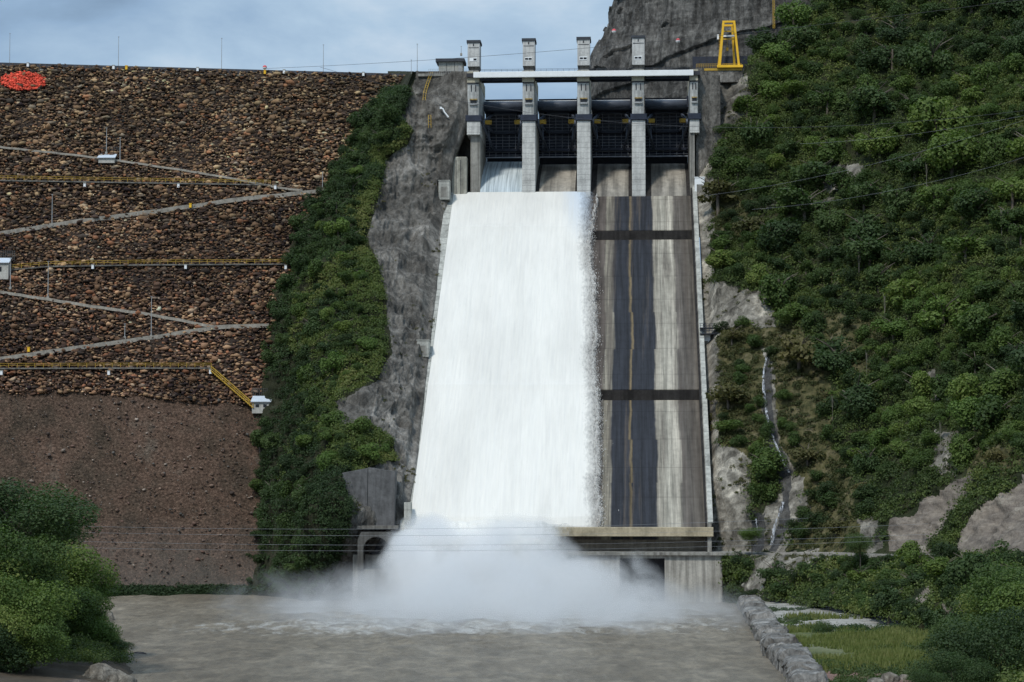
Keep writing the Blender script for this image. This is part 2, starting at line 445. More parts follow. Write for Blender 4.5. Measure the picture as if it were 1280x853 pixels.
SC.cycles.max_bounces = 6; SC.cycles.diffuse_bounces = 3; SC.cycles.glossy_bounces = 2; SC.cycles.transmission_bounces = 3
SC.cycles.volume_bounces = 4; SC.cycles.transparent_max_bounces = 8
SC.cycles.volume_step_rate = 1.0; SC.cycles.volume_max_steps = 256

# ------------------------------------------------------------------ ground sheet, river
g = MB(); g.add([(-6000, -1500, -3), (6000, -1500, -3), (6000, 12000, -3), (-6000, 12000, -3)], [(0, 1, 2, 3)])
tag(g.build('ground', simple('valley_ground', (.06, .065, .04), .95, scale=.02)), kind='structure')

def river():
    xs = np.linspace(-170, 110, 421); ys = np.concatenate([np.linspace(60, 270, 60), np.linspace(272, 560, 500)])
    X, Y = np.meshgrid(xs, ys)
    P = np.stack([X, Y, 0 * X], -1)
    turb = np.exp(-(((X - 2) / 70) ** 2 + ((Y - 430) / 70) ** 2))
    Z = .20 * fbm(P * [1, .5, 1], 3.6, 4, 3) + .18 * fbm(P * [1, .35, 1], 9, 3, 9) + turb * (.5 * fbm(P, 5, 4, 5))
    P[..., 2] = Z
    idx = np.arange(X.size).reshape(X.shape)
    Fc = np.stack([idx[:-1, :-1], idx[:-1, 1:], idx[1:, 1:], idx[1:, :-1]], -1).reshape(-1, 4)
    m, nt, b, o = nmat('muddy_river_water')
    big = noise(nt, coords(nt, (1, .16, 1)), .05, 6, .6)
    c = ramp(nt, big, [(.3, (.15, .122, .085)), (.5, (.225, .19, .14)), (.7, (.30, .26, .20))])
    fz = noise(nt, coords(nt, (1, .40, 1)), .30, 11, .76, .5)
    q = nd(nt, 'ShaderNodeAttribute'); q.attribute_name = 'foam'
    fm = ramp(nt, mth(nt, 'ADD', fz, mth(nt, 'MULTIPLY', q.outputs['Fac'], .27)), [(.68, 0), (.86, .85)])
    fine = noise(nt, coords(nt, (1, .40, 1)), .42, 9, .70, .4)
    c = mix(nt, .8, c, ramp(nt, fine, [(.36, .66), (.5, .97), (.64, 1.4)]), 'MULTIPLY')
    mid = noise(nt, coords(nt, (.5, .16, 1)), .35, 7, .7)
    c = mix(nt, .8, c, ramp(nt, mid, [(.34, .72), (.5, 1.0), (.66, 1.25)]), 'MULTIPLY')
    c = mix(nt, fm, c, (.62, .61, .57))
    nt.links.new(c, b.inputs['Base Color'])
    rr = ramp(nt, fm, [(0, .42), (1, .9)]); nt.links.new(rr, b.inputs['Roughness']); b.inputs['Specular IOR Level'].default_value = .35
    h = noise(nt, coords(nt, (1, .45, 1)), .30, 11, .76)
    bump(nt, b, h, 1.0, 1.6)
    foam = np.exp(-(((X + 12) / 60) ** 2 + ((Y - 405) / 30) ** 2)) + .75 * np.exp(-(((X - 5) / 45) ** 2 + ((Y - 445) / 28) ** 2)) + .55 * np.exp(-(((X - 2) / 14) ** 2 + ((Y - 300) / 14) ** 2))
    me = raw_mesh('river_water', P.reshape(-1, 3), Fc, 4, m, True, {'foam': ('POINT', np.clip(foam, 0, 1).reshape(-1))})
    tag(link('river_water', me), kind='structure')
river()

# ------------------------------------------------------------------ rockfill dam
ICO_V = None
def ico():
    t = (1 + 5 ** .5) / 2
    v = np.array([(-1, t, 0), (1, t, 0), (-1, -t, 0), (1, -t, 0), (0, -1, t), (0, 1, t), (0, -1, -t), (0, 1, -t), (t, 0, -1), (t, 0, 1), (-t, 0, -1), (-t, 0, 1)], float)
    v /= np.linalg.norm(v[0])
    f = np.array([(0, 11, 5), (0, 5, 1), (0, 1, 7), (0, 7, 10), (0, 10, 11), (1, 5, 9), (5, 11, 4), (11, 10, 2), (10, 7, 6), (7, 1, 8), (3, 9, 4), (3, 4, 2), (3, 2, 6), (3, 6, 8), (3, 8, 9), (4, 9, 5), (2, 4, 11), (6, 2, 10), (8, 6, 7), (9, 8, 1)])
    return v, f
IV, IF = ico()
def rot_rand(n, rs):
    q = rs.randn(n, 4); q /= np.linalg.norm(q, axis=1, keepdims=True)
    w, x, y, z = q.T
    return np.stack([1 - 2 * (y * y + z * z), 2 * (x * y - z * w), 2 * (x * z + y * w), 2 * (x * y + z * w), 1 - 2 * (x * x + z * z), 2 * (y * z - x * w), 2 * (x * z - y * w), 2 * (y * z + x * w), 1 - 2 * (x * x + y * y)], -1).reshape(n, 3, 3)
def rocks(centres, size, cols, rs, flat=(1, .8, .6)):
    n = len(centres)
    V = IV[None] * (1 + .42 * (rs.rand(n, 12, 1) - .5) * 2)
    V = V * (np.array(flat) * (.75 + .5 * rs.rand(n, 1, 3)))
    a_ = rs.uniform(0, 6.28, n); t_ = rs.randn(n) * .35; ca, sa, ct_, st_ = np.cos(a_), np.sin(a_), np.cos(t_), np.sin(t_); z_ = 0 * a_
    Rm = np.stack([ca, -sa, z_, sa * ct_, ca * ct_, -st_, sa * st_, ca * st_, ct_], -1).reshape(n, 3, 3)
    V = np.einsum('nij,nkj->nki', Rm, V) * size[:, None, None] + centres[:, None]
    Fc = (IF[None] + 12 * np.arange(n)[:, None, None]).reshape(-1, 3)
    C = np.repeat(cols, 12, axis=0)
    return V.reshape(-1, 3), Fc, C

damt = empty('rockfill_dam', at(200., 745., 520.))
tag(damt, 'high brown rockfill dam of dark coarse boulders beside the spillway', 'dam')
damt.location = (0, 0, 0)
H_CREST = 144.3
def dam_world(X, Z): return np.stack([X, DA + DK * Z + DM * X, Z], -1)
# body surface
def dam_body():
    xs = np.linspace(-210, -28, 210); zs = np.linspace(-4, H_CREST, 190)
    X, Z = np.meshgrid(xs, zs); P = dam_world(X, Z)
    rough = fbm(P, 9, 4, 21) * .45 + fbm(P, 2.5, 3, 22) * .25
    P = P + DAMN * rough[..., None] - DAMN * .25
    idx = np.arange(X.size).reshape(X.shape)
    Fc = np.stack([idx[:-1, :-1], idx[:-1, 1:], idx[1:, 1:], idx[1:, :-1]], -1).reshape(-1, 4)
    m, nt, b, o = nmat('rockfill_slope')
    tc = nd(nt, 'ShaderNodeTexCoord'); sp = nd(nt, 'ShaderNodeSeparateXYZ'); nt.links.new(tc.outputs['Object'], sp.inputs[0])
    big = noise(nt, coords(nt), .035, 7, .6)
    zc = mth(nt, 'ADD', sp.outputs[2], mth(nt, 'MULTIPLY', mth(nt, 'SUBTRACT', big, .5), 14))
    up = ramp(nt, mth(nt, 'DIVIDE', zc, 150.0), [(.335, 0), (.345, 1)])
    gr = noise(nt, coords(nt), 1.6, 8, .75)
    lo = ramp(nt, noise(nt, coords(nt, (1, 1, .45)), .07, 8, .7), [(.3, (.042, .034, .025)), (.43, (.078, .056, .040)), (.57, (.115, .074, .053)), (.72, (.12, .10, .077))])
    lo = mix(nt, .95, lo, ramp(nt, gr, [(.32, .25), (.5, .95), (.66, 2.2)]), 'MULTIPLY')
    pale = ramp(nt, mth(nt, 'DIVIDE', zc, 150.0), [(.02, 1), (.13, 0)])
    lo = mix(nt, mth(nt, 'MULTIPLY', pale, .35), lo, (.17, .16, .145))
    c = mix(nt, up, lo, (.05, .037, .029))
    nt.links.new(c, b.inputs['Base Color']); b.inputs['Roughness'].default_value = .95; b.inputs['Specular IOR Level'].default_value = .1
    bump(nt, b, gr, 1.0, .8)
    me = raw_mesh('fill_slope', P.reshape(-1, 3), Fc, 4, m, True)
    link('fill_slope', me, damt)
dam_body()
PAL = np.array([(.055, .04, .034), (.10, .068, .05), (.165, .112, .072), (.225, .15, .092), (.31, .225, .14), (.37, .28, .17), (.25, .13, .075), (.17, .145, .115), (.42, .35, .25), (.06, .052, .045)])
PW = np.array([.17, .19, .18, .13, .08, .05, .06, .07, .02, .05]); PW /= PW.sum()
def dam_stones():
    rs = np.random.RandomState(5)
    out = []
    sp_ = .74
    zs = np.arange(44, H_CREST + .2, sp_ * .62)
    C = []
    for k, z in enumerate(zs):
        xs = np.arange(-190, -16 + 0 * z, sp_) + (k % 2) * sp_ * .5
        C.append(np.stack([xs, 0 * xs + z], -1))
    C = np.concatenate(C); C += rs.uniform(-.35, .35, C.shape)
    X, Z = C[:, 0], C[:, 1]
    low = 50.3 + 2.0 * fbm(np.stack([X, X * 0, X * 0], -1), 14, 3, 31) - np.clip((X + 110) / 60, 0, 1) * 4.5
    keep = (Z > low)
    X, Z = X[keep], Z[keep]
    P = dam_world(X, Z)
    # skip what the green ridge buries
    sx = X / P[:, 1]; px = 640 + sx * F
    keep = px < 560
    P = P[keep]
    n = len(P)
    size = np.clip(.345 * np.exp(rs.randn(n) * .42), .2, 1.15)
    patch = fbm(P, 16, 3, 41) * .45
    idx = np.array([rs.choice(len(PAL), p=PW) for _ in range(n)])
    cols = PAL[idx] * np.exp(rs.randn(n, 1) * .25) * np.exp(patch[:, None] * 1.1)
    hi = np.clip((P[:, 2] - 60) / 80, 0, 1)[:, None]
    cols = cols * np.array([.92, .82, .74]) * (.86 + .16 * hi) * (np.array([1., 1., 1.]) + (hi - .5) * np.array([-.05, .06, .02]))
    P = P + DAMN * (rs.rand(n, 1) * .5 - .1)
    V, Fc, CC = rocks(P, size, np.clip(cols, .02, .5), rs, (1.35, .95, .66))
    me = raw_mesh('riprap', V, Fc, 3, M['stones'], False, {'tint': ('POINT', CC)})
    o = link('riprap', me, damt); tag(o, kind='stuff')
    # smaller stones strewn over the smoother lower face
    n = 6000
    X = rs.uniform(-190, -30, n); Z = rs.uniform(0, 51, n) ** 1.0
    P = dam_world(X, Z) + DAMN * .1
    size = np.clip(.17 * np.exp(rs.randn(n) * .5), .08, .6)
    base = np.array([(.12, .075, .058), (.17, .115, .085), (.08, .06, .05), (.26, .21, .17), (.10, .095, .085)])
    cols = base[rs.choice(5, n, p=[.3, .25, .25, .1, .1])] * np.exp(rs.randn(n, 1) * .2)
    V, Fc, CC = rocks(P, size, np.clip(cols, .01, .6), rs, (1.1, .85, .7))
    me = raw_mesh('loose_stones', V, Fc, 3, M['stones'], False, {'tint': ('POINT', CC)})
    tag(link('loose_stones', me, damt), kind='stuff')
dam_stones()

# crest parapet
def sweep(pts, dirn, depth, h, zoff=0.0):
    """box section swept along pts; depth goes from the point back along dirn, h is the height (down from the point)"""
    pts = [np.asarray(p, float) for p in pts]; mb = MB(); vs = []
    for p in pts:
        a = p + np.array([0, 0, zoff]); bk = a + np.array(dirn) * depth
        vs += [a, bk, bk - [0, 0, h], a - [0, 0, h]]
    fs = []
    for i in range(len(pts) - 1):
        o = 4 * i
        for k in range(4): fs.append((o + k, o + (k + 1) % 4, o + 4 + (k + 1) % 4, o + 4 + k))
    fs.append((3, 2, 1, 0)); o = 4 * (len(pts) - 1); fs.append((o, o + 1, o + 2, o + 3))
    mb.add(vs, fs); return mb
BACK = np.array([-DM, 1.0, 0]) / math.hypot(DM, 1)
cr = [dam_world(np.float64(x), np.float64(H_CREST)) for x in (-210, -150, -100, -60, -28)]
sweep([p + [0, 0, .9] for p in cr], BACK, 9, 1.6).build('crest_parapet', concrete('dark_parapet', (.085, .088, .10), streak=.5), damt)
sweep([p - BACK * .6 + [0, 0, -.75] for p in cr], BACK, 1.2, .45).build('crest_kerb', M['concrete_mid'], damt)

# berm ledges and zigzag access paths
def line_on_dam(pp, off=.9):
    out = []
    for (a, b) in zip(pp[:-1], pp[1:]):
        n = max(2, int(abs(b[0] - a[0]) / 12))
        for k in range(n):
            t = k / n; out.append(dam(a[0] + (b[0] - a[0]) * t, a[1] + (b[1] - a[1]) * t, off))
    out.append(dam(pp[-1][0], pp[-1][1], off)); return out
for pp, h in (([(-90, 174), (0, 185.5), (130, 200), (250, 218), (345, 236), (378, 240)], .55),
              ([(-90, 306), (0, 292), (100, 277), (200, 264), (300, 250), (413, 238)], 1.15),
              ([(-90, 355), (0, 366), (100, 382), (190, 395), (268, 410)], .75),
              ([(-90, 461), (0, 449), (100, 435), (200, 421), (268, 410), (336, 408)], 1.05)):
    pts = line_on_dam(pp, .95)
    rs = np.random.RandomState(3)
    pts = [p + np.array([0, 0, rs.uniform(-.12, .12)]) for p in pts]
    tag(sweep(pts, BACK, 2.6, h).build('path', M['path']), kind='structure')

def copy_obj(o, parent=None):
    c = o.copy(); COL.objects.link(c)
    if parent: c.parent = parent
    return c

POSTME = MB().box(-.05, .05, -.05, .05, 0, 1.15)
def railing(pp, label, group, postgap=2.0, off=1.1, lift=0):
    root = empty('walkway_railing', dam(pp[0][0], pp[0][1], off)); tag(root, label, 'railing', group)
    o0 = Vector(root.location)
    P3 = [Vector(dam(a, b, off)) - o0 for a, b in pp]
    # ledge the walkway runs on
    sweep([np.array(p) for p in P3], BACK, 2.0, .35).build('ledge', M['concrete_dark'], root)
    for nm, z in (('top_rail', 1.1), ('mid_rail', .62)):
        mb = MB()
        for a, b in zip(P3[:-1], P3[1:]): mb.bar(a + Vector((0, 0, z)), b + Vector((0, 0, z)), .09)
        mb.build(nm, M['yellow_old'], root)
    d = []
    for a, b in zip(P3[:-1], P3[1:]):
        L = (b - a).length; n = int(L / postgap)
        for k in range(n): d.append(a + (b - a) * k / n)
    d.append(P3[-1])
    first = None
    for q in d[:95]:
        if first is None:
            first = POSTME.build('post', M['yellow_old'], root); first.location = q
        else:
            c = copy_obj(first, root); c.location = q
    return root
railing([(-60, 227), (0, 228.5), (150, 231), (338, 234)], 'uppermost of the three yellow railings across the dam, ending where pale paths meet', 'yellow railings on the dam', 2.0)
railing([(5, 341), (60, 336), (180, 334), (357, 333)], 'middle one of the three long worn yellow railings across the dam', 'yellow railings on the dam', 2.0)
railing([(-60, 463.5), (0, 463.5), (130, 463), (264, 463)], 'long worn yellow railing lowest on the dam, above the smooth brown slope', 'yellow railings on the dam', 2.0)
# stair flight with railings down to the hut
st = empty('stair_flight', dam(264, 466, .8)); tag(st, 'yellow-railed stair running diagonally down the dam to the small hut', 'stairs')
a3, b3 = Vector(dam(264, 466, .8)), Vector(dam(317, 513, .9)); b3 -= Vector(st.location); a3 = Vector((0, 0, 0))
sd = MB()
for k in range(22):
    p = a3 + (b3 - a3) * (k + .5) / 22; sd.box(p.x - .35, p.x + .35, p.y - .7, p.y + .7, p.z - .12, p.z + .02)
sd.build('treads', M['yellow_old'], st)
for dy in (-.8, .8):
    mb = MB()
    mb.bar(a3 + Vector((0, dy, 0)), b3 + Vector((0, dy, 0)), .18); mb.bar(a3 + Vector((0, dy, .6)), b3 + Vector((0, dy, .6)), .07); mb.bar(a3 + Vector((0, dy, 1.15)), b3 + Vector((0, dy, 1.15)), .1)
    for k in range(10):
        p = a3 + (b3 - a3) * k / 9 + Vector((0, dy, 0)); mb.bar(p, p + Vector((0, 0, 1.15)), .08)
    mb.build('stair_railing', M['yellow_old'], st)

# white marker posts
mk0 = None
def marker(px, py, label, yellow=False):
    r = empty('marker_post', dam(px, py + 2, .75))
    col = M['yellow'] if yellow else M['white_paint']
    MB().box(-.32, .32, -.3, .3, -.3, .75).build('post_block', col, r, bevel=.05)
    MB().box(-.38, .38, -.36, .36, .75, .92).build('cap', col if yellow else M['concrete'], r)
    tag(r, label, 'marker', 'yellow survey markers on the dam' if yellow else 'white survey markers on the dam')
for px, py, lb in ((35, 83, 'white marker just above the red painted circle at the dam crest'),
                   (142, 86, 'white marker under the dam crest between the red circle and the pink ball'),
                   (247, 88.5, 'white marker under the middle of the dam crest, second from the pink ball'),
                   (355, 91.5, 'white marker under the dam crest just right of the pink ball'),
                   (454, 94.5, 'white marker at the dam crest nearest the bushy ridge'),
                   (106, 233.5, 'white marker under the uppermost yellow railing, leftmost of its three'),
                   (223, 234, 'white marker under the uppermost yellow railing, middle of its three'),
                   (344, 236, 'white marker at the end of the uppermost yellow railing'),
                   (116, 335.5, 'white marker at the middle yellow railing, leftmost of its three'),
                   (232, 335.5, 'white marker at the middle yellow railing, middle of its three'),
                   (357, 336, 'white marker at the end of the middle yellow railing beside the bushes'),
                   (2, 468, 'white marker under the lowest yellow railing at the photo edge'),
                   (136, 468, 'white marker under the middle of the lowest yellow railing'),
                   (263, 466.5, 'white marker at the head of the yellow stair')):
    marker(px, py, lb)
for px, py, lb in ((158, 86.5, 'yellow marker under the dam crest between two white markers'), (331, 92, 'yellow marker straight below the pink ball on the crest'),
                   (238, 259, 'yellow marker above the pale path below the uppermost railing'), (36, 439, 'yellow marker just above the lowest pale path')):
    marker(px, py, lb, True)

# red painted stone circle
def red_circle():
    rs = np.random.RandomState(2)
    c = dam(29, 103.5, .35); u = np.array([1, DM, 0.]); u /= np.linalg.norm(u); v = np.cross(u, DAMN); v /= np.linalg.norm(v); v *= np.sign(v[2])
    rx = 29 * .2235; rv = 3.9
    pts = []
    for a in np.arange(-rx, rx, .62):
        for b in np.arange(-rv - 1, rv + 1, .56):
            aa, bb = a + rs.uniform(-.2, .2), b + rs.uniform(-.2, .2)
            if (aa / rx) ** 2 + (bb / rv) ** 2 < 1: pts.append(c + u * aa + v * bb + DAMN * rs.uniform(.15, .4))
    pts = np.array(pts); n = len(pts)
    cols = np.array([(.62, .085, .05)]) * np.exp(rs.randn(n, 1) * .22)
    V, Fc, CC = rocks(pts, .46 * np.exp(rs.randn(n) * .15), np.clip(cols, 0, 1), rs, (1.1, .85, .7))
    o = link('painted_stone_circle', raw_mesh('painted_stone_circle', V, Fc, 3, M['stones'], False, {'tint': ('POINT', CC)}))
    tag(o, 'oval of stones painted bright orange red near the dam crest', 'painted stones')
red_circle()

# huts on the dam
def hut(px, py, w, h, dpt, label, roofh=.5, wins=2, fence=True):
    r = empty('instrument_hut', dam(px, py, .3)); r.rotation_euler = (0, 0, math.atan(DM) * 0)
    tag(r, label, 'hut')
    MB().box(-w / 2, w / 2, -1.2, dpt, -.8, h).build('wall', concrete('hut_wall', (.45, .44, .40), streak=.3, dark=.6), r)
    rf = MB(); rf.add([(-w / 2 - .3, -1.6, h), (w / 2 + .3, -1.6, h), (w / 2 + .15, dpt + .3, h + roofh * 3), (-w / 2 - .15, dpt + .3, h + roofh * 3),
                       (-w / 2 - .3, -1.6, h + .2), (w / 2 + .3, -1.6, h + .2), (w / 2 + .15, dpt + .3, h + .2 + roofh * 3), (-w / 2 - .15, dpt + .3, h + .2 + roofh * 3)],
                      [(0, 3, 2, 1), (4, 5, 6, 7), (0, 1, 5, 4), (1, 2, 6, 5), (2, 3, 7, 6), (3, 0, 4, 7)]); rf.build('roof', M['roof_sheet'], r)
    for k in range(wins):
        x = (k - (wins - 1) / 2) * w * .42
        MB().box(x - .45, x + .45, -1.23, -1.1, h * .35, h * .72).build('window', M['window_dark'], r)
    if fence:
        f = MB()
        for k in range(13): f.bar((-w / 2 - .5 + k * (w + 1.2) / 12, dpt + 1, h + roofh * 2), (-w / 2 - .5 + k * (w + 1.2) / 12, dpt + 1, h + roofh * 3 + 2.2), .1)
        for q in range(4): f.bar((-w / 2 - .5, dpt + 1, h + roofh * 3 + .4 + q * .55), (w / 2 + .7, dpt + 1, h + roofh * 3 + .4 + q * .55), .05)
        f.build('mesh_panel', M['grate'], r)
    return r
hut(327, 514, 4.6, 2.0, 1.6, 'small pale hut with grey blue roof at the foot of the yellow stair')
hut(1, 347, 4.4, 3.4, 1.6, 'small pale hut at the photo edge beside the middle railing', wins=1)
hut(134, 202, 4.4, .5, 1.8, 'low box with pale blue roof on the dam between two thin masts', wins=0)

def mast(px, y0, y1, label, mat='grey_metal', off=.6, w=.13, base=None, grp='thin masts on the dam'):
    b = Vector(dam(px, y1, off)) if base is None else Vector(base)
    sx, sz = slopes(px, y0); top = CAMZ + sz * b.y
    r = empty('mast', b); tag(r, label, 'mast', grp)
    MB().tube([(0, 0, -.5), (0, 0, top - b.z)], w, 6, w * .55).build('pole', M[mat], r)
    MB().box(-.3, .3, -.3, .3, -.4, .25).build('foot', M['concrete_mid'], r)
    MB().box(-w * 2, w * 2, -w, w, top - b.z - .12, top - b.z).build('head', M[mat], r)
for a in ((133, 160, 193, 'thin grey mast standing behind the low pale box'), (150, 172, 203, 'thin grey mast just right of the low pale box'),
          (65, 243, 283, 'thin grey mast between the uppermost railing and the path below it'), (60, 327, 374, 'thin grey mast crossing the middle railing near its left end'),
          (189, 371, 422, 'thin grey mast rising from the lowest path inside the zigzag'), (403, 215, 238, 'short grey mast at the end of the upper path by the bushes'),
          (13, 323, 362, 'thin grey mast beside the hut at the photo edge'), (156, 405, 424, 'short thin mast on the lowest path left of the taller one')):
    mast(*a)
for px, y0, lb in ((22, 42, 'thin lamp mast on the dam crest above the red circle'), (153, 46, 'thin lamp mast on the dam crest, second from the photo edge'),
                   (279, 48, 'thin lamp mast on the middle of the dam crest'), (405, 56, 'thin lamp mast on the dam crest nearest the ridge')):
    sx, _ = slopes(px, 80.); X = sx * 640
    b = dam_world(np.float64(X), np.float64(H_CREST)) + BACK * 5
    mast(px, y0, 0, lb, base=b, w=.10, grp='lamp masts on the dam crest')

# ------------------------------------------------------------------ spillway
SP = (SO[0], SO[1], 0.0)
ZL = 16.07
SLP = .757
def zc(t): return ZL + SLP * t
chute = empty('spillway_chute', SP, -YAW)
tag(chute, 'tall stained concrete spillway chute with dark steps, white water on its left part', 'spillway')

def chute_mat():
    m, nt, b, o = nmat('stained_chute_concrete')
    tc = nd(nt, 'ShaderNodeTexCoord'); sp = nd(nt, 'ShaderNodeSeparateXYZ'); nt.links.new(tc.outputs['Object'], sp.inputs[0])
    wob = noise(nt, coords(nt, (.05, .06, 0.0)), 1.0, 4, .6)
    wob2 = noise(nt, coords(nt, (2.2, .05, 0.0)), 1.0, 5, .7)
    s = mth(nt, 'ADD', sp.outputs[0], mth(nt, 'MULTIPLY', mth(nt, 'SUBTRACT', wob, .5), 1.6))
    s = mth(nt, 'ADD', s, mth(nt, 'MULTIPLY', mth(nt, 'SUBTRACT', wob2, .5), .9))
    cell = nd(nt, 'ShaderNodeTexWhiteNoise', noise_dimensions='1D'); nt.links.new(mth(nt, 'FLOOR', mth(nt, 'DIVIDE', sp.outputs[1], 14.5)), cell.inputs['W'])
    s = mth(nt, 'ADD', s, mth(nt, 'MULTIPLY', mth(nt, 'SUBTRACT', cell.outputs[0], .5), .45))
    x = mth(nt, 'DIVIDE', s, 66.0)
    q = lambda v: v / 66.0
    pale = (.36, .33, .27); blue = (.022, .024, .030); brn = (.085, .07, .06); tan = (.21, .19, .15)
    st = [(0, brn), (q(42.3), brn), (q(42.7), tan), (q(44.3), tan), (q(44.8), blue), (q(48.7), blue), (q(48.85), (.13, .10, .055)), (q(49.35), (.15, .11, .06)), (q(49.5), blue),
          (q(54.9), blue), (q(55.3), (.26, .235, .19)), (q(57.5), (.30, .28, .23)), (q(60.4), pale), (q(60.9), (.12, .105, .09)), (q(63), (.085, .074, .062)), (1, (.10, .086, .07))]
    c = ramp(nt, x, st)
    st1 = noise(nt, coords(nt, (3.2, .035, 0)), 1.0, 7, .7)
    c = mix(nt, .75, c, ramp(nt, st1, [(.3, .45), (.5, 1.0), (.7, 1.5)]), 'MULTIPLY')
    st2 = noise(nt, coords(nt, (.9, .05, 0)), 1.0, 6, .6)
    c = mix(nt, .8, c, ramp(nt, st2, [(.35, .45), (.6, 1.25)]), 'MULTIPLY')
    st3 = noise(nt, coords(nt, (.28, .010, 0)), 1.0, 5, .7, 0)
    c = mix(nt, ramp(nt, st3, [(.52, 0), (.60, .65)]), c, (.085, .07, .058))
    pt = noise(nt, coords(nt), .5, 7, .7)
    c = mix(nt, .4, c, ramp(nt, pt, [(.35, .6), (.6, 1.15)]), 'MULTIPLY')
    # construction joints across the slope and panel joints along it
    fr = mth(nt, 'FRACT', mth(nt, 'DIVIDE', sp.outputs[1], 9.7))
    c = mix(nt, .5, c, ramp(nt, fr, [(0, .45), (.02, .5), (.03, 1), (1, 1)]), 'MULTIPLY')
    fr2 = mth(nt, 'FRACT', mth(nt, 'DIVIDE', sp.outputs[0], 5.5))
    c = mix(nt, .35, c, ramp(nt, fr2, [(0, .5), (.025, .55), (.04, 1), (1, 1)]), 'MULTIPLY')
    nt.links.new(c, b.inputs['Base Color']); b.inputs['Roughness'].default_value = .75; b.inputs['Specular IOR Level'].default_value = .25
    bump(nt, b, pt, .15, .2)
    return m
CM = chute_mat()
def slab(t0, t1, d0, d1, n=24):
    """floor slab between t0 and t1, dropped by d0 at its lower end and d1 at its upper end"""
    mb = MB(); rows = []
    for k in range(n + 1):
        t = t0 + (t1 - t0) * k / n; u = k / n
        z = zc(t) - (d0 + (d1 - d0) * u)
        rows.append((t, z))
    vs = []; fs = []
    for t, z in rows: vs += [(0, t, z), (66, t, z), (66, t, z - 2.5), (0, t, z - 2.5)]
    for i in range(n):
        o = 4 * i
        for k in range(4): fs.append((o + k, o + (k + 1) % 4, o + 4 + (k + 1) % 4, o + 4 + k))
    fs.append((3, 2, 1, 0)); o = 4 * n; fs.append((o, o + 1, o + 2, o + 3))
    mb.add(vs, fs); return mb
T1, T2, T3 = 43.2, 103.4, 118.0
slab(0, T1 + .0, 0, 2.6, 12).build('lower_floor', CM, chute)
slab(T1 + .003, T2, 0, 2.6, 20).build('middle_floor', CM, chute)
slab(T2 + .003, T3, 0, 0, 6).build('upper_floor', CM, chute)
dark_step = concrete('black_step_concrete', (.035, .032, .03), streak=.7)
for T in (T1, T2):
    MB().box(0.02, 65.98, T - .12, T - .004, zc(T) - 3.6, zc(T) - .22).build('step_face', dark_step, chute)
# side walls
def side_wall(s0, s1, h, mat, top=T3 + 1):
    mb = MB(); n = 20; vs = []; fs = []
    for k in range(n + 1):
        t = -1.5 + (top + 1.5) * k / n; z = zc(t)
        vs += [(s0, t, z + h), (s1, t, z + h), (s1, t, z - 4), (s0, t, z - 4)]
    for i in range(n):
        o = 4 * i
        for k in range(4): fs.append((o + k, o + (k + 1) % 4, o + 4 + (k + 1) % 4, o + 4 + k))
    fs.append((3, 2, 1, 0)); o = 4 * n; fs.append((o, o + 1, o + 2, o + 3))
    mb.add(vs, fs); return mb.build('side_wall', mat, chute)
side_wall(-2.0, 0, 1.7, M['concrete'])
wr = side_wall(66, 66.9, 2.2, M['concrete_mid'])
# black strip along the inner face and pale coping of the right wall
side_wall(65.55, 65.99, 1.9, dark_step).name = 'dark_inner_face'
cop = MB(); cop.bar((66.7, -1.5, zc(-1.5) + 2.35), (66.7, T3 + 1, zc(T3 + 1) + 2.35), 1.1, .35); cop.build('coping', M['concrete'], chute)
# flip lip beam, wall under it
MB().box(-1.4, 67.3, -2.2, -.003, 14.3, 16.35).build('lip_beam', M['concrete_tan'], chute, bevel=.08)
MB().box(-1.2, 66.4, 1.0, 6, 9.0, 14.3).build('bucket_wall', concrete('brown_stained_concrete', (.19, .165, .13), streak=.3, joints=1.6), chute)
# ledge and lower river wall with the dark recess
ledge = tag(empty('river_wall', SP, -YAW), 'stained concrete wall with a square dark recess rising from the river below the chute lip', 'wall')
mb = MB()
rs0, rs1 = s_of(773, -4), s_of(829, -4)
mb.box(-12, rs0, -5, 3, -2, 10.3); mb.box(rs1, s_of(900, -4), -5, 3, -2, 10.3); mb.box(rs0, rs1, -1, 3, -2, 10.3); mb.box(rs0, rs1, -5, -1.003, 9.6, 10.3)
mb.build('wall_face', concrete('streaked_river_wall', (.42, .40, .355), streak=.65, dark=.35, scale=.15), ledge)
MB().box(rs0 + .01, rs1 - .01, -1.2, -1.01, -2, 9.58).build('recess', M['dark_joint'], ledge)
mb = MB(); mb.box(20, s_of(960, -4), -5.8, 4, 10.303, 10.95); mb.build('ledge_slab', M['concrete_mid'], ledge)

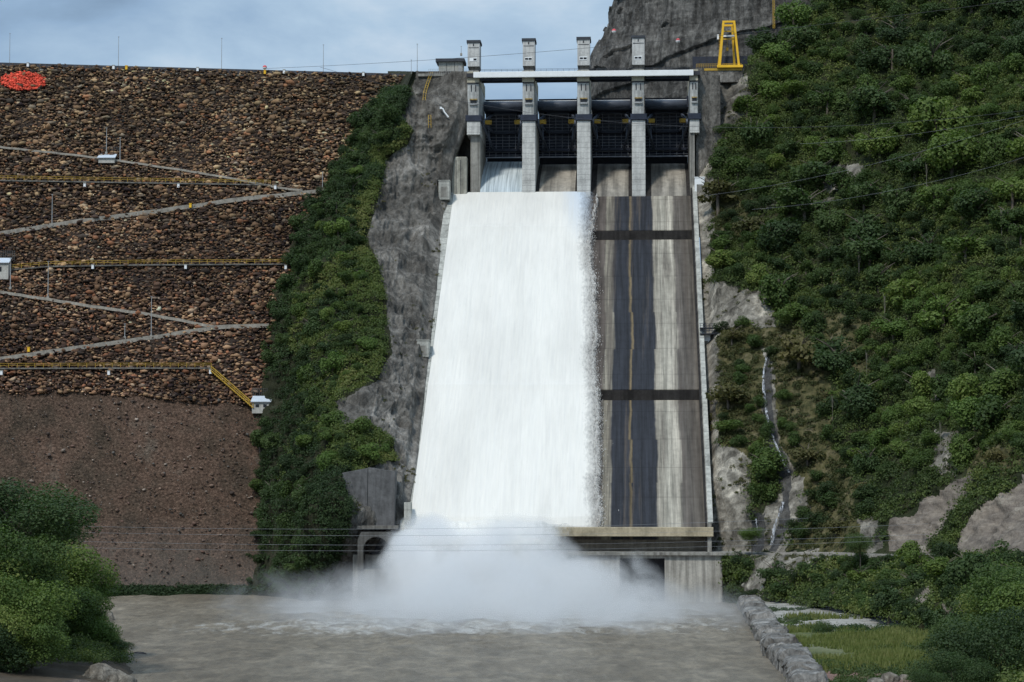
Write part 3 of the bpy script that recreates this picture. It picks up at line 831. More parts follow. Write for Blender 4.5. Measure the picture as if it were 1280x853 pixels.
# piers and hoist towers
z617 = lambda py: CAMZ + slopes(640., py)[1] * 617.0
tower_tops = [50, 48.5, 47.5, 46.5]
pcs = [(583.5, 600), (652.8, 669.3), (721.5, 738.5), (790.3, 807.3), (863, 875)]
plabels = ['pale concrete pier with hoist tower, beside the rock wall and left of the running water', 'pale concrete pier with hoist tower right of the bay that spills water',
           'pale concrete pier with hoist tower in the middle, between the second and third gates', 'pale concrete pier with hoist tower standing against the grey cliff', 'narrow end pier without tower beside the yellow gantry crane']
M['pier'] = concrete('pier_concrete', (.56, .56, .53), joints=1.5, streak=.4, dark=.5)
M['pier_up'] = concrete('pier_upper_concrete', (.50, .51, .49), joints=0, streak=.55, dark=.45)
S_P = []
for i, (a, b) in enumerate(pcs):
    s0, s1 = s_of(a, 118), s_of(b, 118); S_P.append((s0, s1))
    w = s1 - s0; sc_ = (s0 + s1) / 2
    p = sw(sc_, 118, 104)
    r = empty('spillway_pier', p, -YAW); tag(r, plabels[i], 'pier', 'piers carrying the spillway bridge')
    L = lambda z: z - 104
    h = w / 2
    zt = z617(89)
    zb = L(z617(243)) - 1.5
    if i in (1, 2, 3):
        MB().box(-h, h, 0, 28, zb, L(z617(151.6))).build('lower_shaft', M['pier'], r, bevel=.12)
        MB().box(-h + .25, h - .15, .5, 3.0, zb - 1.2, zb - .003).build('nose_plinth', M['concrete_dark'], r)
    elif i == 0:
        MB().box(-h + .9, h, 1.2, 28, zb, L(z617(168))).build('lower_shaft', M['concrete_mid'], r, bevel=.1)
        MB().box(-h, h, -.2, 27, L(z617(168)) + .003, L(z617(151.6))).build('corbel_block', M['pier'], r)
    else:
        MB().box(-h, h * .0, .5, 28, zb, L(z617(168))).build('lower_shaft', M['concrete_mid'], r)
        MB().box(-h, h, .0, 27, L(z617(168)) + .003, L(z617(151.6))).build('corbel_block', M['pier'], r)
    MB().box(-h - .4, h + .45, -.5, 27.5, L(z617(151.6)) + .003, L(z617(144)) - .003).build('trunnion_band', M['gate_blue'], r, bevel=.1)
    MB().box(-h * 1.05, h * .82, -.35, .5, L(z617(150)), L(z617(145.5))).build('anchor_plate', M['hood'], r)
    MB().box(-h + .1, h - .35, .25, 26, L(z617(144)), L(z617(103)) - .003).build('upper_shaft', M['pier_up'], r, bevel=.1)
    MB().box(-h, h - .3, .0, 25, L(z617(103)), zt - 104).build('head_block', concrete('head_block', (.42, .39, .30), streak=.3), r)
    MB().box(-h * .95, h * .82, .05, .24, L(z617(104.6)), L(z617(103)) - .003).build('joint_shadow_gap', M['dark_joint'], r)
    # small inspection niche with yellow lintel, window behind
    MB().box(-h * .5, h * .45, .0, .4, L(z617(129)), L(z617(125))).build('niche', M['window_dark'], r)
    MB().box(-h * .58, h * .55, -.2, .3, L(z617(125)) + .003, L(z617(123.4))).build('niche_lintel', M['yellow_dull'], r)
    MB().box(-h * .6, h * .55, -.3, .35, L(z617(131)), L(z617(129)) - .003).build('niche_sill', M['grey_metal'], r)
    for dx in (-.35, .3):
        MB().box(h * dx - .14, h * dx + .14, .12, .3, L(z617(114)), L(z617(106))).build('groove', M['dark_joint'], r)
    if i < 4:
        zT = L(z617(tower_tops[i])); tw = empty('hoist_tower', (0, 0, 0), 0, r)
        zB = L(z617(83))
        MB().box(-h + .35, h - .5, .6, 5.2, L(zt), zB - 1.0).build('stem', M['pier_up'], r)
        cb = MB(); a0, a1 = h - .7, h - .15
        cb.add([(-a0, .9, zB - 1.0), (a0, .9, zB - 1.0), (a0, 5.2, zB - 1.0), (-a0, 5.2, zB - 1.0), (-a1, .2, zB), (a1, .2, zB), (a1, 5.6, zB), (-a1, 5.6, zB)],
               [(0, 3, 2, 1), (4, 5, 6, 7), (0, 1, 5, 4), (1, 2, 6, 5), (2, 3, 7, 6), (3, 0, 4, 7)]); cb.build('corbel', M['concrete_dark'], r)
        th = link('tower', None, r) if False else MB().box(-h + .15, h - .15, 0, 5.6, zB + .003, zT - .65).build('tower', concrete('tower_concrete', (.54, .54, .52), streak=.35), r, bevel=.06)
        bpy.data.objects.remove(tw)
        MB().box(-h - .12, h + .12, -.3, 5.9, zT - .648, zT).build('roof', M['roof_dark'], th)
        MB().box(-h + .4, h - .4, -.06, 0.02, zT - 2.2, zT - 2.05).build('ledge_line', M['dark_joint'], th)
        MB().box(-.18, .12, -.05, 0.02, zT - 1.7, zT - 1.0).build('vent_slot', M['dark_joint'], th)
        fr = MB().box(-h * .62, h * .5, -.08, 0.02, zB + 1.5, zB + 2.5).build('window_frame', M['white_paint'], th)
        for k in (-1, 1):
            if i == 0 and k == -1: continue
            MB().box(k * h * .27 - .42 - .1, k * h * .27 + .42 - .1, -.12, 0, zB + 1.72, zB + 2.25).build('window', M['window_dark'], th)

# chute-side concrete block left of the first bay
lb = tag(empty('abutment_block', SP, -YAW), 'pale streaked concrete block at the head of the chute beside the rock wall', 'block')
mb = MB(); mb.box(-1.3, s_of(584, 119), 117.5, 140, 100, z617(196)); mb.build('block', concrete('abut_concrete', (.40, .39, .33), streak=.8, dark=.45), lb, bevel=.15)
for k in range(3):
    x = -.6 + k * 1.25; MB().box(x, x + .12, 117.42, 117.6, 101, z617(200)).build('groove', M['dark_joint'], lb)

MB().box(-9, 4.3, 127, 146, 100, 139).build('rock_core', M['shotcrete'], lb)
MB().box(67.2, 74, 121, 146, 97, 139.5).build('rock_core', M['shotcrete'], lb)
# ogee crest between the piers
def ogee(s0, s1, mat, name, parent, lift=0.0, n=20, dry=True):
    vs = []; fs = []
    for k in range(n + 1):
        u = k / n; t = T3 - .5 + 27 * u
        z = 104.2 + 14.6 * (u ** .62) * (1 - .0 * u) + lift
        if u > .9: z = 104.2 + 14.6 * (.9 ** .62) + (u - .9) * 3 + lift
        vs += [(s0, t, z), (s1, t, z)]
    for k in range(n): fs.append((2 * k, 2 * k + 1, 2 * k + 3, 2 * k + 2))
    mb = MB(); mb.add(vs, fs); return mb.build(name, mat, parent, smooth=True)
def ogee_mat():
    m, nt, b, o = nmat('ogee_concrete')
    s = noise(nt, coords(nt, (.35, .02, .02)), 1.0, 6, .65)
    p = noise(nt, coords(nt), .5, 7, .7)
    c = ramp(nt, s, [(.3, (.06, .055, .05)), (.48, (.17, .155, .13)), (.62, (.34, .31, .26))])
    c = mix(nt, .6, c, ramp(nt, p, [(.35, .5), (.65, 1.2)]), 'MULTIPLY')
    nt.links.new(c, b.inputs['Base Color']); b.inputs['Roughness'].default_value = .85
    return m
OM = ogee_mat()
bays = [(S_P[k][1], S_P[k + 1][0]) for k in range(4)]
for k_, (a, b) in enumerate(bays):
    ogee(a, b, OM, 'ogee_crest', chute)
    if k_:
        ogee(a, a + (1.6 if k_ > 1 else 1.0), dark_step, 'dark_margin', chute, .02); ogee(b - (1.0 if k_ > 1 else .6), b, dark_step, 'dark_margin', chute, .02)  # black strips along both edges of each dry ogee
# solid sill under the ogee and under the piers
MB().box(0, 66, 117.9, 118.6, 100, 104.0).build('sill_wall', concrete('sill_concrete', (.22, .20, .165), streak=.7), chute)
MB().box(0, 70, 118.7, 146, 100, 104.15).build('sill_base', M['concrete_dark'], chute)

# service bridge
br = tag(empty('service_bridge', SP, -YAW), 'long service bridge with a bright white fascia beam across the spillway piers', 'bridge')
b0, b1 = s_of(591.5, 116.8), s_of(868, 116.8)
zt0 = z_of(90.3, b0, 116.8); zb0 = z_of(97.3, b0, 116.8)
MB().box(b0, b1, 116.6, 117.4, zb0, zt0).build('fascia_beam', M['white_paint'], br, bevel=.05)
mb = MB()
for a, b in zip([s_of(583, 118)] + [x for x in []], [s_of(876, 118)]):
    mb.box(a, b, 117.41, 124.5, zb0 + .25, zt0 - .2)
mb.build('deck', M['dark_joint'], br)
for k in range(4):
    a, b = bays[k]; MB().box(a + .05, b - .05, 118.2, 119.0, zb0 - .45, zb0 + .24).build('girder', M['gate_blue'], br)
    MB().box(a + .05, b - .05, 122.4, 123.2, zb0 - .45, zb0 + .24).build('girder', M['gate_blue'], br)
hr = MB(); 
for k in range(40):
    x = b0 + (b1 - b0) * k / 39; hr.bar((x, 117.2, zt0), (x, 117.2, zt0 + .75), .06)
for z in (.4, .75): hr.bar((b0, 117.2, zt0 + z), (b1, 117.2, zt0 + z), .07)
hr.build('handrail', M['roof_dark'], br)

# radial gates
gl = ['dark blue radial gate above the bay that spills water', 'dark blue radial gate in the second bay, sky behind its top',
      'dark blue radial gate in the third bay, cliff behind its top', 'dark blue radial gate beside the narrow end pier']
TT, TZ, RG = 124.0, 127.0, 17.5
for k, (a, b) in enumerate(bays):
    cx = (a + b) / 2; wv = b - a - .02; h = wv / 2
    r = empty('radial_gate', sw(cx, TT, TZ), -YAW); tag(r, gl[k], 'sluice gate', 'radial gates between the piers')
    A0, A1 = math.asin(-7.2 / RG), math.asin(9.3 / RG)
    n = 14; vs = []; fs = []
    for q in range(n + 1):
        A = A0 + (A1 - A0) * q / n
        for rr in (RG, RG + .25):
            vs += [(-h, rr * math.cos(A), rr * math.sin(A)), (h, rr * math.cos(A), rr * math.sin(A))]
    for q in range(n):
        o = 4 * q
        fs += [(o, o + 1, o + 5, o + 4), (o + 2, o + 6, o + 7, o + 3), (o, o + 4, o + 6, o + 2), (o + 1, o + 3, o + 7, o + 5)]
    mb = MB(); mb.add(vs, fs); mb.build('skin_plate', M['gate_blue'], r)
    pt = lambda A, off=0, x=0: (x, (RG - off) * math.cos(A), (RG - off) * math.sin(A))
    # ribs
    for x in np.linspace(-h * .8, h * .8, 6):
        mb = MB(); As = np.linspace(A0, A1 - .08, 9)
        for c_, d_ in zip(As[:-1], As[1:]): mb.bar(pt(c_, .45, x), pt(d_, .45, x), .10, .5)
        mb.build('vertical_rib', M['gate_rib'], r)
    mb = MB()
    for A in np.linspace(A0 + .03, A1 - .1, 17):
        mb.bar(pt(A, .30, -h), pt(A, .30, h), .22, .09)
    mb.build('horizontal_stiffeners', M['gate_rib'], r)
    Ag = [A0 + .10, A0 + .42, A0 + .76]
    for A in Ag:
        mb = MB(); mb.bar(pt(A, 1.0, -h * .92), pt(A, 1.0, h * .92), 1.1, .75, up=(0, 0, 1)); mb.build('main_girder', M['hood'] if A == Ag[2] else M['gate_blue'], r)
    for sgn in (-1, 1):
        for A in Ag:
            mb = MB(); mb.bar((sgn * (h - .15), -.3, .2), pt(A, 1.2, sgn * h * .58), .55, .6); mb.build('arm', M['hood'], r)
        mb = MB(); mb.bar((sgn * (h * .78), 8, 1.5), (sgn * (h * .70), 7.2, -3.6), .3, .3); mb.build('arm_brace', M['hood'], r)
        mb = MB(); mb.tube([(sgn * (h - .9), 0, 0), (sgn * (h + .1), 0, 0)], .75, 12); mb.build('trunnion_hub', M['hood'], r)
        # yellow walkway basket
        mb = MB(); y0 = 2.2
        mb.box(sgn * h - sgn * 2.6 if sgn > 0 else -h + .25, h - .25 if sgn > 0 else -h + 2.6, y0, y0 + 1.4, .3, .42)
        x0, x1 = (h - 2.6, h - .25) if sgn > 0 else (-h + .25, -h + 2.6)
        for z in (.8, 1.25): mb.bar((x0, y0, z), (x1, y0, z), .12); mb.bar((x0, y0 + 1.4, z), (x1, y0 + 1.4, z), .12)
        for x in np.linspace(x0, x1, 4): mb.bar((x, y0, .3), (x, y0, 1.25), .12)
        mb.box(x0 + .3, x1 - .3, y0 + .02, y0 + .1, .4, 1.15)
        mb.build('yellow_platform', M['yellow_old'], r)
        if sgn > 0:
            pass
    # rounded hood along the top
    ztop = z617(121.5) - TZ; yh = 4.0
    zz = CAMZ + slopes(640., 128.)[1] * (617 + 10) - TZ
    mb = MB(); mb.tube([(-h - .1, 10.5, zz), (h + .1, 10.5, zz)], 1.35, 20); mb.build('top_hood', M['hood'], r, smooth=True)
    mb = MB(); mb.box(-h, h, 10.2, 11.0, zz + 1.3, zz + 1.45); mb.build('hood_rail', M['white_paint'], r)
    mb = MB(); mb.box(-h, h, 10.5, 15.5, zz - 1.4, zz - .9); mb.build('hood_tray', M['gate_blue'], r)
    mb = MB(); mb.bar((-h, RG * math.cos(A0) - .3, RG * math.sin(A0) - .1), (h, RG * math.cos(A0) - .3, RG * math.sin(A0) - .1), .35); mb.build('bottom_seal', M['gate_rib'], r)
    # side pole at the pier
    mb = MB(); mb.bar((h - .2, 9.2, zz - 1), (h - .2, 9.2, zz + 2.2), .5); mb.build('hoist_post', M['gate_blue'], r)
# dark sheet added behind the gates, blocks the sky and darkens the gap under them
MB().box(S_P[0][1], S_P[4][0], 146.5, 147, 104, 127).build('dark_backing', M['dark_joint'], chute)

# ------------------------------------------------------------------ falling water
def water_mat(name, base, streak, lo, hi, sc=(3.0, .05, .05), rim=False, body=.12, holes=False):
    m, nt, b, o = nmat(name)
    s = noise(nt, coords(nt, sc), 1.0, 8, .7)
    p = noise(nt, coords(nt, (1, .05, .05)), 2.0, 7, .6)
    c = ramp(nt, s, [(lo, streak), (hi, base)])
    c = mix(nt, body, c, ramp(nt, p, [(.3, .6), (.6, 1.05)]), 'MULTIPLY')
    if rim:
        c = mix(nt, .22, c, ramp(nt, noise(nt, coords(nt, (.13, .03, .03)), 1.0, 5, .55), [(.35, .6), (.6, 1.05)]), 'MULTIPLY')
        q = nd(nt, 'ShaderNodeAttribute'); q.attribute_name = 'thin'
        c = mix(nt, ramp(nt, mth(nt, 'ADD', q.outputs['Fac'], mth(nt, 'MULTIPLY', s, .5)), [(.35, 0), (1.1, 1)]), c, (.50, .56, .62))
        f = noise(nt, coords(nt, (1.6, .22, 1)), 1.3, 8, .75, .5)
        e = nd(nt, 'ShaderNodeAttribute'); e.attribute_name = 'rim'
        al = ramp(nt, mth(nt, 'ADD', mth(nt, 'MULTIPLY', e.outputs['Fac'], 1.15), mth(nt, 'MULTIPLY', mth(nt, 'SUBTRACT', f, .5), 1.35)), [(.14, 0), (1.0, 1)])
        nt.links.new(al, b.inputs['Alpha'])
    nt.links.new(c, b.inputs['Base Color']); b.inputs['Roughness'].default_value = .85; b.inputs['Specular IOR Level'].default_value = .1
    bump(nt, b, p, .35, .35)
    if holes:
        hf = noise(nt, coords(nt, (2.2, .8, .35)), 1.0, 6, .7)
        nt.links.new(ramp(nt, hf, [(.42, 0), (.58, .85)]), b.inputs['Alpha'])
    return m
WM = water_mat('white_foaming_water', (.70, .68, .625), (.65, .64, .60), .25, .62, rim=True, body=.16)
WD = water_mat('white_spray_drops', (.78, .765, .73), (.8, .82, .83), .25, .6)
falls = tag(empty('falling_water', SP, -YAW), 'wide sheet of white foaming water rushing down the left part of the chute', 'water')
falls['kind'] = 'thing'
def edge_s(t):   # right edge of the sheet
    return np.interp(t, [0, 20, 60, 100, 118], [43.9, 43.2, 41.6, 39.8, 39.3])
def sheet():
    nt_, ns = 620, 260
    t = np.linspace(-.2, T3 + .3, nt_); u = np.linspace(0, 1, ns)
    T, U = np.meshgrid(t, u, indexing='ij')
    jag = .2 * fbm(np.stack([t * .9, 0 * t, 0 * t], -1), 1.3, 4, 71) + .5 * fbm(np.stack([t, 0 * t, 0 * t], -1), 9, 3, 72)
    S = .02 + (edge_s(T) + (jag * np.clip((T3 - t) / 10, .15, 1))[:, None] - .02) * U
    P = np.stack([S, T, 0 * S], -1)
    d = .13 * fbm(np.stack([S + .04 * T, T * .05, 0 * S], -1), 1.3, 4, 73) + .30 * fbm(np.stack([S - .1 * T, T * .14 + .2 * S, 0 * S], -1), 8, 2, 74)
    edge = np.clip((1 - U) * 30, 0, 1) ** .6
    P[..., 2] = ZL + SLP * T + (1.25 + .3 * np.clip((T3 - T) / 8, 0, 1) + .55 * d * np.clip((T3 - T) / 3, .1, 1)) * edge * (.15 + .85 * np.clip((T + .2) / 1.6, 0, 1)) + .1 * (1 - edge)
    for T0 in (T1, T2): P[..., 2] += .35 * np.exp(-((T - T0 + 1) / 1.2) ** 2)
    idx = np.arange(nt_ * ns).reshape(nt_, ns)
    Fc = np.stack([idx[:-1, :-1], idx[:-1, 1:], idx[1:, 1:], idx[1:, :-1]], -1).reshape(-1, 4)
    dist = np.clip((S[:, -1:] - S) / 5.6, 0, 1)
    thin = np.clip(1 - (S[:, -1:] - S) / 11, 0, 1) * np.clip((T - 92) / 26, 0, 1) * 1.3
    link('water_sheet', raw_mesh('water_sheet', P.reshape(-1, 3), Fc, 4, WM, True, {'rim': ('POINT', dist.reshape(-1)), 'thin': ('POINT', thin.reshape(-1))}), falls)
    # flying drops along the ragged edge
    rs = np.random.RandomState(9); n = 9000
    tt = rs.uniform(0, T3 - 1, n); off = rs.exponential(.4, n) - 2.0
    ee = edge_s(tt) + .5 * fbm(np.stack([tt, 0 * tt, 0 * tt], -1), 1.3, 4, 71) + .5 * fbm(np.stack([tt, 0 * tt, 0 * tt], -1), 9, 3, 72)
    C = np.stack([ee + off * np.clip((T3 - tt) / 20, .2, 1), tt, ZL + SLP * tt + rs.uniform(0, 1.5, n)], -1)
    sz = rs.uniform(.025, .085, n)
    tetra = np.array([(1, 1, 1), (-1, -1, 1), (-1, 1, -1), (1, -1, -1)], float) * .6
    V = tetra[None] * sz[:, None, None] * np.array([.8, 4.5, 3.4]) + C[:, None] + rs.uniform(-.03, .03, (n, 4, 3))
    Fq = np.array([(0, 1, 2), (0, 3, 1), (0, 2, 3), (1, 3, 2)])
    Fc = (Fq[None] + 4 * np.arange(n)[:, None, None]).reshape(-1, 3)
    tag(link('spray_drops', raw_mesh('spray_drops', V.reshape(-1, 3), Fc, 3, WD, False), falls), kind='stuff')
sheet()
# water over the crest of the first bay
wb = ogee(bays[0][0] - 0.02, bays[0][1] + .02, water_mat('glassy_crest_water', (.62, .68, .70), (.26, .31, .33), .38, .64, (2.2, .03, .03), False, .3), 'crest_water', falls, .9)
# the jet leaving the lip
def jet():
    nt_, ns = 120, 160
    q = np.linspace(0, 1, nt_); u = np.linspace(0, 1, ns)
    Q, U = np.meshgrid(q, u, indexing='ij')
    Tt = -Q * 32
    S = 0.1 + 37.5 * U - 4 * Q * (1 - U) - 3 * Q * U
    Z = ZL + .5 + 6.5 * Q - 25 * Q ** 2
    P = np.stack([S, Tt, Z], -1)
    P[..., 2] += (1.2 * fbm(P, 6, 4, 81) + .4 * fbm(P, 1.5, 3, 82)) * np.clip(Q * 4, 0, 1)
    idx = np.arange(nt_ * ns).reshape(nt_, ns)
    Fc = np.stack([idx[:-1, :-1], idx[:-1, 1:], idx[1:, 1:], idx[1:, :-1]], -1).reshape(-1, 4)
    rim = np.clip((1 - U) * 37.5 / 9, 0, 1) * np.clip(U * 37.5 / 3, .3, 1) * np.clip(1.6 - Q * 1.5, 0, 1)
    link('jet', raw_mesh('jet', P.reshape(-1, 3), Fc, 4, WM, True, {'rim': ('POINT', rim.reshape(-1)), 'thin': ('POINT', 0 * rim.reshape(-1))}), falls)
jet()

# mist over the plunge pool
def mist():
    x0, x1, y0, y1, z0, z1 = -80, 72, 372, 502, -.5, 27
    o = MB().box(x0, x1, y0, y1, z0, z1).build('spray_mist', None)
    tag(o, kind='stuff')
    m = bpy.data.materials.new('spray_mist'); m.use_nodes = True; nt = m.node_tree; nt.nodes.clear()
    out = nd(nt, 'ShaderNodeOutputMaterial'); vol = nd(nt, 'ShaderNodeVolumePrincipled')
    tc = nd(nt, 'ShaderNodeTexCoord')
    # warp the coordinates so that no puff is a clean ellipsoid
    wn = nd(nt, 'ShaderNodeTexNoise'); wn.inputs['Scale'].default_value = .07; wn.inputs['Detail'].default_value = 4
    nt.links.new(tc.outputs['Object'], wn.inputs['Vector'])
    sub = nd(nt, 'ShaderNodeVectorMath', operation='SUBTRACT'); nt.links.new(wn.outputs[1], sub.inputs[0]); sub.inputs[1].default_value = (.5, .5, .5)
    scv = nd(nt, 'ShaderNodeVectorMath', operation='MULTIPLY'); nt.links.new(sub.outputs[0], scv.inputs[0]); scv.inputs[1].default_value = (30, 26, 15)
    ad = nd(nt, 'ShaderNodeVectorMath', operation='ADD'); nt.links.new(tc.outputs['Object'], ad.inputs[0]); nt.links.new(scv.outputs[0], ad.inputs[1])
    tot = None
    # centre, radii, weight
    for c, r_, w in (((-15, 478, 7), (15, 18, 14), 4.5), ((-4, 474, 4), (25, 26, 16), 1.8), ((8, 472, 1), (25, 26, 12), 1.0), ((-2, 452, 0), (38, 44, 14), .50), ((-30, 470, -2), (38, 30, 11), .22), ((30, 462, -3), (30, 30, 9), .14), ((0, 430, -1), (62, 54, 8), .26)):
        mp = nd(nt, 'ShaderNodeMapping', vector_type='TEXTURE'); mp.inputs['Location'].default_value = c; mp.inputs['Scale'].default_value = r_
        nt.links.new(ad.outputs[0], mp.inputs[0])
        gr = nd(nt, 'ShaderNodeTexGradient', gradient_type='SPHERICAL'); nt.links.new(mp.outputs[0], gr.inputs[0])
        g2 = mth(nt, 'MULTIPLY', mth(nt, 'POWER', gr.outputs[1], 1.35), w)
        tot = g2 if tot is None else mth(nt, 'ADD', tot, g2)
    n2 = nd(nt, 'ShaderNodeTexNoise'); n2.inputs['Scale'].default_value = .11; n2.inputs['Detail'].default_value = 7; n2.inputs['Roughness'].default_value = .62; n2.inputs['Distortion'].default_value = .6
    nt.links.new(tc.outputs['Object'], n2.inputs['Vector'])
    dens = mth(nt, 'MULTIPLY', tot, ramp(nt, n2.outputs[0], [(.42, .05), (.57, 2.1)]))
    dens = mth(nt, 'MULTIPLY', dens, .34)
    nt.links.new(dens, vol.inputs['Density'])
    vol.inputs['Color'].default_value = (.99, .99, .985, 1); vol.inputs['Anisotropy'].default_value = .2
    nt.links.new(vol.outputs[0], out.inputs['Volume'])
    o.data.materials.append(m)
mist()

# ------------------------------------------------------------------ ridge with shotcrete between dam and chute
def wall_Y(y):
    t = (8.93 + (610 - y) * .17857) / (.757 - (610 - y) / 2800)
    return np.where(y < 245, 617.5 + (245 - y) * .03, np.where(y > 655, 503 + (y - 655) * .02, 500 + t))
rowsY = [89.5, 100, 150, 200, 260, 330, 400, 470, 540, 600, 660, 752]
Lpx = [507, 503, 474, 443, 408, 380, 358, 346, 342, 338, 332, 318]
Mpx = [520, 515, 500, 480, 462, 465, 480, 475, 458, 440, 425, 415]
Rpx = [594, 590, 584, 566, 557, 549, 541, 533, 525, 517, 508, 505]
net = []
for y, l, m_, r_ in zip(rowsY, Lpx, Mpx, Rpx):
    wy = float(wall_Y(np.float64(y)))
    dl = float(dam_y(l, y)); 
    bl = np.interp(y, [60, 150, 260, 400, 600, 700, 752], [2, 5, 9, 12, 13, 8, 3])
    if y < 95: dl = 650
    mY = min(wy, dl) - bl if y > 120 else wy - 1
    row = [(l - 22, y, dl + 7), (l, y, dl - .5), (l + (m_ - l) * .35, y, (dl + mY) / 2 - bl * .45), (l + (m_ - l) * .75, y, mY - .5), (m_, y, mY + .5),
           (m_ + (r_ - m_) * .35, y, mY * .55 + wy * .45 - .5), (m_ + (r_ - m_) * .8, y, wy - 3.0), (r_, y, wy - 2.4), (r_ + 5, y, wy + 5)]
    net.append(row)
def rdisp(W_, px, py):
    k = np.clip((700 - py) / 60, .3, 1)
    e = np.clip((np.abs(px - np.interp(py, rowsY, Rpx)) - 4) / 14, .05, 1) * np.clip((py - 104) / 30, .04, 1)
    return (2.2 * fbm(W_, 13, 5, 51, True) * .6 + 1.1 * fbm(W_ * [1, 1, .55], 4.5, 5, 52, True) + .25 * np.round(2.5 * fbm(W_ * [1, 1, .6], 7, 3, 53)) / 1.2) * k * e
ridge = Patch(net, 260, 520, rdisp)
tag(link('rocky_ridge', ridge.mesh('rocky_ridge', M['ridge'], {'soil': ((ridge.px < np.interp(ridge.py, [95, 130, 150, 165, 185, 200, 250, 300, 360, 420, 450, 480, 505, 520, 545, 580, 600, 650, 700, 745], [520, 508, 500, 516, 508, 482, 470, 458, 476, 484, 484, 470, 448, 442, 470, 494, 430, 432, 424, 400]))).astype(float) * (1 - ((ridge.px > 424) & (ridge.px < 490) & (ridge.py > 510) & (ridge.py < 544)))})), kind='structure')
# cap behind the top so the ridge has a crown of its own
MB().add([tuple(at(497, 93, 626.)), tuple(at(592, 88, 624.)), tuple(at(596, 88, 660.)), tuple(at(480, 93, 665.))], [(0, 1, 2, 3)])

# control house
p = sw(s_of(563, 122), 122, z617(88.5))
r = empty('control_house', p, -YAW); tag(r, 'small pale control house with dark flat overhanging roof on top of the rock wall', 'building')
MB().box(-3.4, 3.3, 0, 6, -.6, 3.4).build('wall', M['concrete'], r)
MB().box(-4.2, 3.9, -.8, 6.8, 3.403, 4.25).build('roof', M['roof_dark'], r)
for x in (-1.2, 1.0): MB().box(x, x + .12, -.04, .1, 0, 3.2).build('panel_joint', M['dark_joint'], r)
MB().box(2.2, 3.0, -.05, .1, 0, 2.3).build('door', M['grey_metal'], r)
rl = empty('platform_railing', sw(s_of(535, 120), 120, z617(89)), -YAW); tag(rl, 'thin grey railing along the top of the rock wall below the control house', 'railing')
mb = MB()
for k in range(22): mb.bar((k * .62, 0, -.4), (k * .62, 0, 1.1), .06)
for z in (.55, 1.1): mb.bar((0, 0, z), (13.0, 0, z), .06)
mb.build('rails', M['grey_metal'], rl)
sl_ = MB().box(s_of(522, 121), s_of(592, 121), 120.3, 150, z617(92.5), z617(89.3)); o = sl_.build('terrace_slab', M['concrete_mid']); o.location = SP; o.rotation_euler = (0, 0, -YAW)
tag(o, 'grey concrete terrace slab under the control house', 'terrace')
for px, y0, y1, lb in ((521.5, 55, 90, 'tall thin antenna mast at the end of the dam crest'), (514, 75, 107, 'thin mast where the dam crest meets the ridge'), (576.5, 58, 68, 'short thin antenna on the control house roof')):
    mast(px, y0, y1, lb, base=at(px, y1, 622.), w=.1, grp='antenna masts by the control house')
# concrete boxes along the chute walls
def cbox(px0, px1, py0, py1, Y, label, mat, dpt=4):
    a = at((px0 + px1) / 2., py1, Y); w = (px1 - px0) / F * Y; h = (py1 - py0) / F * Y
    r = empty('concrete_box', a, -YAW); tag(r, label, 'concrete box', 'boxes beside the chute walls')
    MB().box(-w / 2, w / 2, 0, dpt, 0, h).build('box_body', mat, r, bevel=.08)
    MB().box(-w / 2 - .1, w / 2 + .1, -.12, dpt, h + .003, h + .25).build('lid', mat, r)
    MB().box(-w * .3, w * .3, -.06, .05, h * .15, h * .7).build('panel', M['concrete_mid'], r)
cbox(548, 562, 226, 250, 611., 'pale concrete box by the upper end of the left chute wall', M['concrete'])
cbox(521, 536, 426, 447, 551., 'pale concrete box halfway down the left chute wall', M['concrete'])
cbox(868.5, 881, 222, 250, 612., 'bright white concrete box at the upper end of the right chute wall', M['white_paint'])
cbox(875, 888, 419, 444, 556., 'bright white concrete box halfway down the right chute wall below a dark platform', M['white_paint'])
# dark steel platform
r = empty('steel_platform', at(886., 418., 554.), -YAW); tag(r, 'dark steel platform above the lower white box beside the chute', 'platform')
mb = MB(); mb.box(-2.2, 2.4, 0, 3, 0, .25); mb.box(-2.2, 2.4, 0, 3, 1.5, 1.7); mb.build('deck', M['dark_joint'], r)
mb = MB()
for x in np.linspace(-2.1, 2.3, 7): mb.bar((x, .05, 0), (x, .05, 2.6), .12)
for z in (.9, 2.1, 2.6): mb.bar((-2.2, .05, z), (2.4, .05, z), .1)
mb.build('frame', M['gate_blue'], r)

